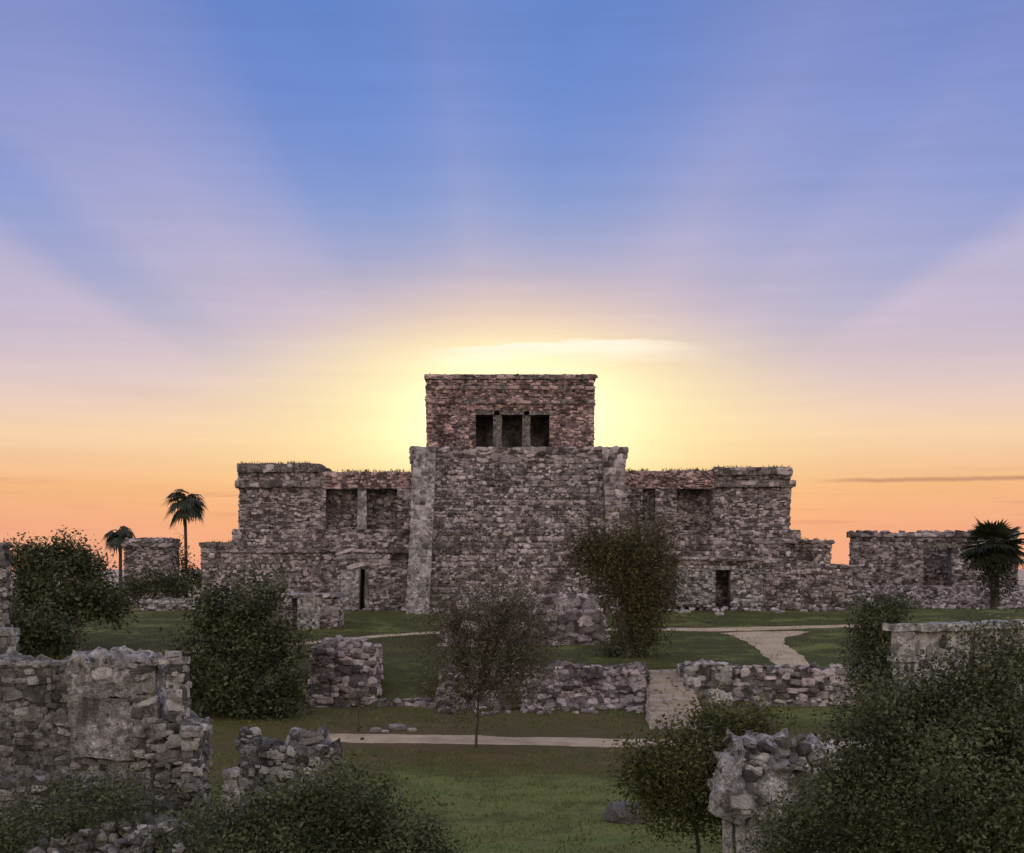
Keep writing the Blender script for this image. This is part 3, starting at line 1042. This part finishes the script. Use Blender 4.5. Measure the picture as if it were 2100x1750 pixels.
pbox(R, c_, 346, 374, 1364, 1482, d - .1, .45, stones='fr', size=(.16, .3, .14, .26), smat=M_PALE, amp=.05, cell=.14, proud=.05)
pbox(R, R.sec('lintel', M_PALEC), 308, 380, 1352, 1366, d - .14, .5, stones='', amp=.04, cell=.12, top=.05)
pbox(R, R.sec('lintel', M_PALEC), 336, 366, 1340, 1352, d - .1, .4, stones='', amp=.05, cell=.12, top=.1)
b_ = R.sec('fallen_masonry', M_GREYC)
pbox(R, b_, 318, 408, 1484, None, d - .2, .9, stones='fr', size=NEAR, top=.25, coping=False, cell=.11, amp=.12, jit=1.4, proud=.04, skip=.3)
pbox(R, b_, 376, 404, 1512, 1625, d - .5, .4, stones='fr', size=(.1, .22, .1, .2), smat=M_PALE, amp=.08, cell=.08, freq=3.2, proud=.03, skip=.3)
pbox(R, b_, 372, 410, 1488, 1512, d - .5, .5, stones='fr', smat=M_PALE, size=NEAR, amp=.06, cell=.14, top=.1)
R.finish(300)

R = new_ruin('ruined_wall', 'tall narrow bluish grey wall end at the edge of the view behind the leafy tree', 'wall', -15, 47, M_GREY)
s = R.sec('core', M_GREYC)
pbox(R, s, -90, 4, 1112, None, 47, .7, stones='fr', size=FAR, top=.12, cell=.35, proud=.08)
R.finish(60)
R = new_ruin('ruined_wall', 'short wall end with a pale flat capstone above the near ruined house', 'wall', 0, 33, M_GREY)
s = R.sec('core', M_GREYC)
pbox(R, s, -90, 12, 1306, None, 33, .7, stones='fr', size=(.2, .4, .16, .3), cell=.25)
pbox(R, R.sec('capstone', M_PALEC), -95, 16, 1290, 1306, 32.94, .8, stones='', amp=.03, cell=.2)
R.finish(60)

R = new_ruin('ruined_wall', 'pale broken rubble wall rising behind the round near bush', 'wall', 580, 30, M_PALE)
s = R.sec('core', M_GREYC)
pbox(R, s, 492, 690, 1530, None, 30, .8, stones='f', size=(.12, .32, .1, .22), top=.3, coping=False, proud=.06, cell=.08, amp=.13, freq=3.2, jit=1.4, skip=.2)
pbox(R, s, 590, 668, 1500, 1535, 30.1, .7, stones='flr', size=(.12, .32, .1, .22), top=.3, coping=False, proud=.06, cell=.1, amp=.12, jit=1.4, skip=.2, taper=(.1, .15, 0))
pbox(R, s, 493, 520, 1496, 1535, 30.1, .5, stones='flr', size=(.14, .3, .1, .2), top=.15, proud=.08, cell=.14, amp=.07, taper=(.03, .03, 0), smat=M_GREY)
R.finish(160)
R = new_ruin('standing_stone', 'small pale upright stone between the ruined house and the round bush', 'stone', 468, 25.5, M_PALE)
s = R.sec('core', M_PALEC)
pbox(R, s, 454, 482, 1580, None, 25.5, .35, stones='fr', size=(.1, .22, .1, .2), top=.1, cell=.1, amp=.05, taper=(.03, .05, 0))
R.finish(30)

R = new_ruin('boulder_pillar', 'lumpy pale boulder ruin standing on two thin stone posts beside the big bush', 'ruin', 1590, 22, M_PALE)
d = 22.0
s = R.sec('core', M_PALEC)
q_ = dict(size=(.12, .32, .1, .24), cell=.055, amp=.20, jit=1.3, proud=.06, smat=M_PALE, freq=3.6)
pbox(R, s, 1534, 1730, 1528, None, d + .5, 1.0, stones='f', top=.14, skip=.55, **q_)
pbox(R, s, 1484, 1640, 1574, 1672, d, .9, stones='fl', top=.12, skip=.5, taper=(.08, .1, .15), **q_)
pbox(R, s, 1524, 1660, 1520, 1576, d + .2, .9, stones='fl', top=.12, skip=.5, taper=(.1, .15, .15), **q_)
pbox(R, s, 1535, 1660, 1672, None, d + .1, .9, stones='f', skip=.7, **q_)
for k in range(22):
    px, py = random.uniform(1484, 1700), random.uniform(1515, 1600)
    if py > 1640 - (px - 1470) * 1.0:
        w = random.uniform(.12, .3)
        R.rock(s, (X(px, d), d + random.uniform(.1, .7), Z(max(py, 1520 + (1530 - px) * 1.0 if px < 1530 else 1520), d)), w, w, w * .8)
for a, b in ((1486, 1502), (1510, 1528)):
    pbox(R, R.sec('post', M_PALEC), a, b, 1672, None, d, .16, stones='', amp=.025, cell=.08)
R.finish(220)

R = new_ruin('flat_roofed_ruin', 'ruin with a flat whitish roof edge half hidden by the big dark bush', 'ruin', 1858, 32, M_PALE)
bx, by, bz = R.loc
R.root.rotation_euler = (0, 0, math.radians(33))
zt_ = Z(1281, 32)
s = R.sec('wall', M_PALEC)
R.box(s, bx + .25, bx + 9, by + .12, by + .55, bz - .4, zt_ - .16, cell=.16, amp=.05, stones='f', size=(.14, .3, .3, .6), smat=M_PALE, proud=.03, skip=.5)
R.box(R.sec('roof_slab', M_WHITE), bx - .05, bx + 9.2, by - .05, by + .62, zt_ - .16, zt_, cell=.2, amp=.03, top=.04, stones='')
R.box(R.sec('corner_pillar', M_PALEC), bx, bx + .27, by, by + .4, zt_ - .72, zt_ - .16, cell=.1, amp=.04, stones='fl', size=(.16, .3, .14, .26), proud=.03)
R.box(R.sec('ledge', M_PALEC), bx - .08, bx + .34, by - .08, by + .45, zt_ - .82, zt_ - .72, cell=.1, amp=.03, stones='')
R.box(R.sec('corner_pillar', M_PALEC), bx + .04, bx + .26, by, by + .4, bz - .3, zt_ - .82, cell=.1, amp=.04, stones='fl', size=(.16, .3, .14, .26), proud=.03)
R.finish(120)

# loose rocks
_rock = None


def rock(name, label, p, w, dp, h, mat, group=None):
    import bmesh
    bm = bmesh.new()
    bmesh.ops.create_icosphere(bm, subdivisions=3, radius=.5)
    sd = Vector((p[0] * 3.1, p[1] * 1.7, w * 9))
    for q in bm.verts:
        c = q.co.copy()
        k = 1 + .30 * noise.noise(c * 1.6 + sd) + .22 * abs(noise.noise(c * 3.6 + sd)) + .08 * noise.noise(c * 9 + sd)
        c *= k
        c.z = min(c.z, .34 + .06 * noise.noise(c * 5 + sd))
        q.co = Vector((c.x * w, c.y * dp, (c.z + .22) * h))
    me = bpy.data.meshes.new(name)
    bm.to_mesh(me)
    bm.free()
    me.materials.append(mat)
    o = bpy.data.objects.new(name, me)
    o.location = p
    COL.objects.link(o)
    return tag(o, label, 'rock', group)


p = ground_pt(1292, 1692)
rock('boulder', 'low grey boulder sunk in the near lawn', (p.x - .05, p.y + .3, p.z), .86, .66, .66, M_PALE)
for px, py, w, lab in ((770, 1500, .35, 'mid sized pale loose stone at the far edge of the dirt path'), (815, 1497, .5, 'largest pale loose stone at the far edge of the dirt path'),
                       (790, 1502, .22, 'smallest pale pebble at the far edge of the dirt path'), (845, 1500, .28, 'pale loose stone by the dirt path nearest the bare tree')):
    p = ground_pt(px, py)
    rock('rock', lab, p, w, w * .7, w * .55, M_PALE, 'loose stones beside the path')
for px, py, w, lab in ((1210, 1462, .35, 'larger pale stone lying against the dark retaining wall'), (1194, 1455, .28, 'smaller pale stone lying against the dark retaining wall')):
    p = ground_pt(px, py)
    rock('rock', lab, p, w, w * .7, w * .8, M_PALE, 'stones under the retaining wall')
for px, py, w, lab in ((1455, 1278, .3, 'flat pale stone in the grass just above the upper path'), (1476, 1262, .4, 'pale tumbled stone in the grass straight below the castle doorway'),
                       (1648, 1255, .35, 'pale tumbled stone farthest along the foot of the right wing'), (1600, 1258, .45, 'big pale tumbled stone below the corner of the right wing'),
                       (1405, 1258, .5, 'pale tumbled block in the grass beside the vine tree')):
    p = ground_pt(px, py)
    rock('rock', lab, p, w, w * .8, w * .6, M_PALE, 'tumbled stones below the castle')


# ------------------------------------------------------------------ plants
def unit(n):
    v = rng.normal(size=(n, 3))
    return v / np.linalg.norm(v, axis=1, keepdims=True)


def lump(d, seed):
    # cheap smooth lumpiness on the sphere
    r = np.random.default_rng(seed)
    out = np.zeros(len(d))
    for k in range(6):
        a = r.normal(size=3) * (1.6 + k * .7)
        out += np.sin(d @ a + r.uniform(0, 6.28)) / (1.5 + k * .4)
    return out


def leaves(blobs, n, size, clump=.22, per=12, shell=.5, droop=.0, seed=1, wid=.5, lumpy=.26, sprig=1.0):
    vol = np.array([b[3] * b[4] * b[5] for b in blobs]) ** .72
    cnt = np.maximum(1, (n * vol / vol.sum() / per).astype(int))
    cs = []
    for i, (b, c) in enumerate(zip(blobs, cnt)):
        dvec = unit(c)
        rad = shell + (1 - shell) * np.sqrt(rng.random(c))
        rad *= 1 + lumpy * lump(dvec, seed * 17 + i)
        cs.append(np.array(b[:3]) + dvec * rad[:, None] * np.array(b[3:6]))
    cs = np.vstack(cs)
    k = max(2, len(cs) // 7)                       # sprigs that stick out of the crown
    pick = rng.integers(len(cs), size=k)
    mids = np.average(np.array([b[:3] for b in blobs]), axis=0)
    out = cs[pick] - mids
    out /= np.linalg.norm(out, axis=1, keepdims=True) + 1e-6
    out[:, 2] += .35
    ln = sprig * clump * (1.0 + 2.2 * rng.random(k))
    cs = np.vstack([cs] + [cs[pick] + out * (ln * t)[:, None] for t in (.6, 1.2)])
    c = np.repeat(cs, per, axis=0)
    off = rng.normal(size=c.shape) * clump
    if droop:
        off[:, 2] = off[:, 2] * 1.3 - np.abs(rng.normal(size=len(c))) * droop
    c = c + off
    m = len(c)
    a = unit(m)
    a[:, 2] = a[:, 2] * .7 - .15 - droop
    a /= np.linalg.norm(a, axis=1, keepdims=True)
    b = np.cross(a, unit(m))
    b /= np.linalg.norm(b, axis=1, keepdims=True) + 1e-6
    nn = np.cross(a, b)
    L = (size * (.45 + 1.1 * rng.random(m) ** 1.6))[:, None]
    Wd = L * wid
    fold = L * .12
    v = np.stack([c - a * L * .5, c + b * Wd * .5 + nn * fold, c + a * L * .5, c - b * Wd * .5 + nn * fold], axis=1)
    return v.reshape(-1, 3), cs


def tube(verts, faces, pts, rads, n=6):
    base_i = len(verts)
    pts = [Vector(p) for p in pts]
    for i, p in enumerate(pts):
        t = (pts[min(i + 1, len(pts) - 1)] - pts[max(i - 1, 0)]).normalized()
        ax = t.cross(Vector((0.31, 0.95, 0.1))).normalized()
        bx = t.cross(ax)
        for k in range(n):
            an = 2 * math.pi * k / n
            verts.append(tuple(p + (ax * math.cos(an) + bx * math.sin(an)) * rads[i]))
    for i in range(len(pts) - 1):
        for k in range(n):
            k2 = (k + 1) % n
            faces.append((base_i + i * n + k, base_i + i * n + k2, base_i + (i + 1) * n + k2, base_i + (i + 1) * n + k))
    faces.append(tuple(base_i + (len(pts) - 1) * n + k for k in range(n)))


def wob_line(a, b, n, amp):
    a, b = Vector(a), Vector(b)
    out = []
    for i in range(n + 1):
        t = i / n
        q = a.lerp(b, t)
        if 0 < i < n:
            q += Vector((random.uniform(-1, 1), random.uniform(-1, 1), random.uniform(-.5, .5))) * amp
        out.append(q)
    return out


def plant(name, label, cat, base, blobs, n, leaf, mat, trunk_r=.12, bark=None, fork=None, group=None, twigs=40, lean=None, crown='crown', seed=1, **kw):
    bx, by = base
    bz = gz(bx, by) - .05
    root = empty(name, (bx, by, bz), label, cat, group)
    org = np.array((bx, by, bz))
    lv, cs = leaves(blobs, n, leaf, seed=seed, **kw)
    o = quads_mesh(crown, lv - org, mat, root)
    o['kind'] = 'stuff'
    # trunk with limbs
    tv, tf = [], []
    cen = np.average(np.array([b[:3] for b in blobs]), axis=0, weights=[b[3] * b[5] for b in blobs])
    low = min(b[2] - b[5] for b in blobs)
    fk = Vector(fork) if fork else Vector((bx * .5 + cen[0] * .5, by * .5 + cen[1] * .5, max(bz + .5, low * .75 + cen[2] * .25)))
    line = wob_line((bx, by, bz), fk, 5, trunk_r * .5)
    tube(tv, tf, line, [trunk_r * (1.25 - .5 * i / 5) for i in range(6)], 8)
    bv, bf = [], []
    for b in blobs:
        tgt = Vector(b[:3]) + Vector((0, 0, b[5] * .3))
        ln = wob_line(fk, tgt, 5, .12 * b[3])
        tube(bv, bf, ln, [trunk_r * .6 * (1 - .7 * i / 5) for i in range(6)], 5)
    for k in range(twigs):
        e = Vector(cs[rng.integers(len(cs))])
        b = min(blobs, key=lambda q: (Vector(q[:3]) - e).length)
        s0 = fk.lerp(Vector(b[:3]), random.uniform(.3, .95))
        ln = wob_line(s0, e, 3, .08)
        tube(bv, bf, ln, [trunk_r * .22, trunk_r * .16, trunk_r * .1, trunk_r * .05], 4)
    sub = lambda vv: [tuple(np.array(q) - org) for q in vv]
    t = link_mesh('trunk', sub(tv), tf, bark or M_BARK, root, smooth=True)
    link_mesh('branches', sub(bv), bf, bark or M_BARK, t, smooth=True)
    return root


def B(px, py, d, rpx, rpy=None, rd=None):
    # crown lobe round a sight line, radii in survey units
    rx = rpx / FOC * d
    rz = (rpy or rpx) / FOC * d
    return (X(px, d), d, Z(py, d), rx, rd or (rx * .8), rz)


d = 56
plant('leafy_tree', 'broad dark green tree with a pale trunk above the near ruined house', 'tree', (X(160, d), d), [B(130, 1195, d, 80, 62), B(62, 1225, d, 48, 62), B(195, 1222, d, 46, 38), B(100, 1150, d, 50, 30), B(150, 1148, d, 32, 24),
      B(52, 1150, d, 34, 26), B(232, 1248, d, 32, 28), B(100, 1265, d, 62, 44), B(178, 1165, d, 24, 24)], 19250, 0.158, M_LEAF, .11, M_BARKP, fork=(X(158, d), d, Z(1245, d)), seed=3, clump=.22, sprig=.5, lumpy=.2)
d = 50
plant('dark_shrub', 'dark undergrowth below the broad tree over the near ruined house', 'shrub', (X(75, d), d), [B(70, 1300, d, 62, 40), B(10, 1300, d, 40, 45), B(120, 1315, d, 30, 25)], 6125, 0.144, M_LEAF, .06, seed=13)
d = 46.5
plant('leafy_tree', 'dark bushy tree left of the isolated rubble wall chunk', 'tree', (X(490, d), d), [B(495, 1345, d, 92, 74), B(438, 1262, d, 40, 46), B(525, 1248, d, 54, 46), B(578, 1320, d, 44, 46), B(424, 1350, d, 40, 50), B(470, 1425, d, 86, 50),
      B(585, 1410, d, 36, 44), B(535, 1445, d, 74, 36), B(437, 1212, d, 18, 22), B(480, 1285, d, 44, 36), B(565, 1215, d, 20, 18), B(402, 1420, d, 26, 34)], 21000, 0.135, M_LEAF, .14, seed=4, clump=.2, per=14, shell=.4, twigs=90, lumpy=.36, sprig=.8)
d = 40.6
plant('spindly_tree', 'thin spindly tree with a dry twiggy brown crown in front of the castle stairs', 'tree', (X(977, d), d), [B(1005, 1275, d, 112, 66), B(935, 1340, d, 58, 76), B(1075, 1340, d, 64, 70), B(1000, 1370, d, 95, 70), B(950, 1430, d, 56, 40), B(1045, 1240, d, 66, 38), B(925, 1262, d, 46, 46), B(1090, 1270, d, 46, 36)],
      23625, 0.072, M_LEAFD, .035, M_BARK, fork=(X(981, d), d, Z(1440, d)), seed=5, per=4, clump=.30, shell=.05, twigs=620, wid=.4, lumpy=.3)
d = 54
plant('vine_tree', 'upright brownish tree draped in hanging vines before the right castle wing', 'tree', (X(1290, d), d), [B(1280, 1140, d, 84, 66), B(1225, 1135, d, 44, 46), B(1338, 1140, d, 38, 70), B(1290, 1100, d, 66, 30), B(1300, 1215, d, 66, 46), B(1198, 1118, d, 22, 24), B(1344, 1210, d, 30, 56), B(1318, 1270, d, 40, 60), B(1215, 1098, d, 30, 24), B(1352, 1100, d, 24, 30)],
      21875, 0.122, M_LEAFB, .28, M_BARK, fork=(X(1284, d), d, Z(1230, d)), seed=6, clump=.2, droop=.35, per=16, shell=.35, lumpy=.34, twigs=90, wid=.35)
plant('hanging_vine', 'curtain of dark vines around the trunk of the brownish tree', 'vine', (X(1318, d - .3), d - .3), [B(1310, 1275, d - .2, 24, 75), B(1262, 1280, d, 12, 70), B(1325, 1245, d, 22, 45), B(1275, 1330, d, 40, 24), B(1240, 1330, d, 20, 26)],
      4550, 0.115, M_LEAF, .05, seed=7, clump=.14, droop=.5, wid=.3)
d = 48.3
plant('weeping_shrub', 'slim yellowish green weeping shrub against the dark retaining wall', 'shrub', (X(1050, d), d), [B(1050, 1415, d, 28, 48), B(1060, 1450, d, 32, 26), B(1090, 1350, d, 34, 22)], 2625, 0.094, M_LEAFY, .04, seed=8, droop=.4, wid=.3, clump=.12)
d = 43.8
plant('sapling', 'thin young sapling beside the dirt path before the isolated rubble chunk', 'tree', (X(735, d), d), [B(738, 1432, d, 30, 14), B(720, 1440, d, 14, 8)], 227, 0.072, M_LEAFD, .035, seed=9, per=5, twigs=14, fork=(X(736, d), d, Z(1450, d)), shell=.2, clump=.08)
d = 38
plant('green_bush', 'small dark green bush beside the flat roofed ruin', 'bush', (X(1800, d), d), [B(1800, 1290, d, 38, 50), B(1795, 1360, d, 48, 55), B(1830, 1260, d, 25, 28), B(1810, 1410, d, 45, 40)], 10500, 0.094, M_LEAF, .08, seed=10, clump=.13)
d = 78
plant('low_shrub', 'low scrubby shrub at the foot of the roofless temple', 'shrub', (X(1815, d), d), [B(1800, 1262, d - 4, 40, 18), B(1850, 1248, d - 3, 24, 14)], 2100, 0.115, M_LEAFY, .05, seed=11)
d = 80
plant('low_shrub', 'dark spreading shrub hiding the base of the small flat roofed temple', 'shrub', (X(310, d), d), [B(275, 1205, d, 30, 18), B(325, 1200, d, 34, 20), B(372, 1206, d, 26, 18)], 4550, 0.144, M_LEAF, .05, seed=33)
d = 86
plant('low_shrub', 'dark shrub growing beside the small flat roofed temple', 'shrub', (X(393, d), d), [B(392, 1185, d, 22, 20), B(376, 1150, d, 8, 22), B(412, 1190, d, 14, 14)], 2275, 0.144, M_PALM, .05, seed=12)
# close, loose shrub with thin stems
d = 24
plant('loose_shrub', 'loose olive shrub with thin stems growing beside the lawn boulder', 'shrub', (X(1440, d), d), [B(1425, 1580, d, 120, 84, 1.0), B(1325, 1590, d, 60, 62), B(1490, 1495, d, 72, 46), B(1560, 1484, d, 56, 34), B(1390, 1530, d, 52, 36), B(1430, 1655, d, 110, 56), B(1510, 1600, d, 66, 76),
      B(1296, 1545, d, 28, 26), B(1450, 1470, d, 34, 24), B(1330, 1655, d, 40, 34)], 17500, 0.072, M_LEAFY, .035, M_BARK, fork=(X(1425, d), d, Z(1690, d)), seed=14, per=8, clump=.14, shell=.2, twigs=140, sprig=.5)
d = 19.5
plant('round_bush', 'round dense dark bush in front of the pale broken rubble wall', 'bush', (X(660, d), d), [B(650, 1735, d, 160, 100, 1.0), B(560, 1690, d, 84, 62), B(690, 1655, d, 76, 62), B(770, 1720, d, 90, 72), B(505, 1735, d, 70, 62), B(850, 1765, d, 66, 60), B(640, 1790, d, 215, 90, 1.2), B(630, 1645, d, 44, 40), B(690, 1598, d, 20, 26)],
      52500, 0.061, M_LEAF, .07, seed=15, clump=.12, lumpy=.3, per=16, sprig=.6)
d = 17.0
plant('big_bush', 'huge dark bush covering the corner in front of the flat roofed ruin', 'bush', (X(1960, d), d), [B(1960, 1560, d, 200, 200, 1.3), B(2070, 1410, d, 110, 100), B(1960, 1440, d, 80, 80), B(1830, 1520, d, 100, 90), B(1740, 1640, d, 100, 100), B(1650, 1720, d, 80, 80), B(1900, 1700, d, 230, 130, 1.4), B(2080, 1320, d, 24, 26),
      B(1880, 1450, d, 50, 50), B(1790, 1480, d, 46, 44), B(1996, 1318, d, 20, 40), B(1600, 1730, d, 40, 40), B(2080, 1600, d, 120, 160)], 80500, 0.054, M_LEAF, .09, seed=16, clump=.12, lumpy=.34, per=16, sprig=.6)
d = 22
for i, (lab, bl) in enumerate((('low dark bush filling the corner under the near ruined house', [B(50, 1690, 23, 70, 40), B(10, 1730, 22, 70, 50)]),
                               ('dark ragged bush under the pale plastered face of the near house', [B(190, 1630, 24, 80, 34), B(255, 1655, 23.5, 50, 30), B(150, 1690, 23, 60, 40)]),
                               ('sprawling weedy bush between the fallen masonry and the round bush', [B(425, 1700, 22, 44, 40), B(380, 1745, 21.5, 50, 34), B(450, 1690, 22.5, 30, 30)]))):
    plant('low_bush', lab, 'bush', (bl[0][0], bl[0][1]), bl, 4025, 0.061, M_LEAF, .03, seed=20 + i, clump=.16, per=8, shell=.2, group='low bushes round the near ruined house')
R = new_ruin('rubble_wall', 'dark tumbledown wall foot under the near ruined house', 'wall', 100, 24.6, M_GREY)
s = R.sec('core', M_GREYC)
pbox(R, s, -120, 300, 1608, None, 24.4, .8, stones='f', size=NEAR, top=.35, coping=True, taper=(0, .4, .2), amp=.12, cell=.12, jit=1.4, proud=.05, skip=.25)
R.finish(200)
R = new_ruin('rubble_heap', 'heap of bluish grey stones below the near ruined house', 'rubble', 320, 21.5, M_GREY)
s = R.sec('core', M_GREYC)
pbox(R, s, 225, 400, 1712, None, 21.5, 1.2, stones='f', size=(.12, .3, .1, .2), top=.2, coping=True, taper=(.3, .3, .4), amp=.1, cell=.16, jit=3)
for k in range(70):
    x, y = X(random.uniform(60, 420), 21.5), random.uniform(21, 22.8)
    w = random.uniform(.08, .25)
    R.rock(s, (x, y, random.uniform(.8, 1.1) * Z(1715 + random.uniform(-14, 45) + abs(x + 5.2) * 10, y)), w, w, w * .7)
R.finish(140)


# ------------------------------------------------------------------ palms
def fan_palm(label, px, d, py_top, py_hub, fronds, r, droop, thick=.1, bend=0.0):
    x, y = X(px, d), d
    bz = gz(x, y) - .1
    hub = Vector((x + bend, y, Z(py_hub, d)))
    root = empty('fan_palm', (x, y, bz), label, 'palm')
    org = Vector((x, y, bz))
    tv, tf = [], []
    pts = [Vector((x + bend * t ** 2, y, bz + (hub.z - bz) * t)) - org for t in (0, .2, .4, .6, .8, 1)]
    tube(tv, tf, pts, [thick * k for k in (1.3, 1.05, 1, .95, .95, 1.1)], 8)
    link_mesh('trunk', tv, tf, M_BARK, root, smooth=True)
    for k in range(fronds):
        a = 2 * math.pi * (k + random.uniform(-.3, .3)) / fronds * 2.4
        up = random.uniform(-.75, 1.0)
        dirv = Vector((math.cos(a) * math.sqrt(1 - min(.96, up * up)), math.sin(a) * math.sqrt(1 - min(.96, up * up)), up)).normalized()
        plen = r * random.uniform(.40, .55)
        tip = hub + dirv * plen + Vector((0, 0, -droop * plen * .35))
        fv, ff = [], []
        tube(fv, ff, [hub - org, hub.lerp(tip, .5) + Vector((0, 0, .06 * r)) - org, tip - org], [.035, .025, .02], 4)
        side_ = dirv.cross(Vector((0, 0, 1)))
        if side_.length < .1:
            side_ = Vector((1, 0, 0))
        side_.normalize()
        fwd = (dirv + Vector((0, 0, -droop))).normalized()
        nl = 17
        for q in range(nl):
            an = (q / (nl - 1) - .5) * 3.6
            ld = (fwd * math.cos(an) + side_ * math.sin(an) + Vector((0, 0, -.18 * droop * abs(an)))).normalized()
            L = r * .55 * random.uniform(.85, 1.1) * (1 - .22 * abs(an) / 1.8)
            wv = ld.cross(fwd.cross(side_)).normalized() * (L * .075)
            m0 = tip + ld * L * .55
            e0 = tip + ld * L + Vector((0, 0, -droop * .35 * L))
            i = len(fv)
            for pnt in (tip, m0 + wv, e0, m0 - wv):
                fv.append(tuple(pnt - org))
            ff.append((i, i + 1, i + 2, i + 3))
        link_mesh('frond', fv, ff, M_PALM, root)
    return root


fan_palm('tall thin palm with a drooping round head beside the castle wing', 382, 96, 995, 1026, 24, 1.8, .85, .11, bend=-.1)
fan_palm('shorter drooping palm peeking over the small flat roofed temple', 247, 98, 1063, 1090, 20, 1.5, 1.1, .12)
fan_palm('bushy dark fan palm in front of the roofless temple', 2040, 78, 1060, 1118, 44, 2.0, .3, .22)
plant('low_shrub', 'dark shrub wrapped round the fan palm trunk', 'shrub', (X(2042, 77.5), 77.5), [B(2040, 1150, 77.5, 36, 40), B(2045, 1195, 77.5, 26, 30)], 2625, 0.144, M_PALM, .05, seed=31)


# ------------------------------------------------------------------ grass
def grass(n, y0, y1, lo, hi, seed):
    r = np.random.default_rng(seed)
    y = y0 + (y1 - y0) * r.random(n) ** .8
    x = (r.random(n) * 2 - 1) * y * .38
    keep = np.ones(n, bool)
    pz = np.array([gz(float(a), float(b)) for a, b in zip(x, y)])
    on = (y > 40.3) & (y < 44.4)
    keep &= ~on
    x, y, pz = x[keep], y[keep], pz[keep]
    m = len(x)
    tuft = np.array([noise.noise((float(a) * 1.3, float(b) * 1.3, 4.0)) for a, b in zip(x, y)])
    h = (lo + (hi - lo) * r.random(m) ** 2) * np.clip(.75 + 1.5 * tuft, .35, 1.9)
    a = r.random(m) * 6.28
    w = .012 + .012 * r.random(m)
    b0 = np.stack([x - np.cos(a) * w, y - np.sin(a) * w, pz - .01], 1)
    b1 = np.stack([x + np.cos(a) * w, y + np.sin(a) * w, pz - .01], 1)
    tp = np.stack([x + r.normal(size=m) * h * .4, y + r.normal(size=m) * h * .4, pz + h], 1)
    return np.stack([b0, b1, tp], 1).reshape(-1, 3)


gr = np.vstack([grass(80000, 23, 48, .03, .10, 1), grass(16000, 50.5, 72, .05, .16, 2)])
o = quads_mesh('grass', gr, M_GRASS, nper=3)
tag(o, 'short rough lawn grass over the plaza and terrace', 'grass', kind='stuff')
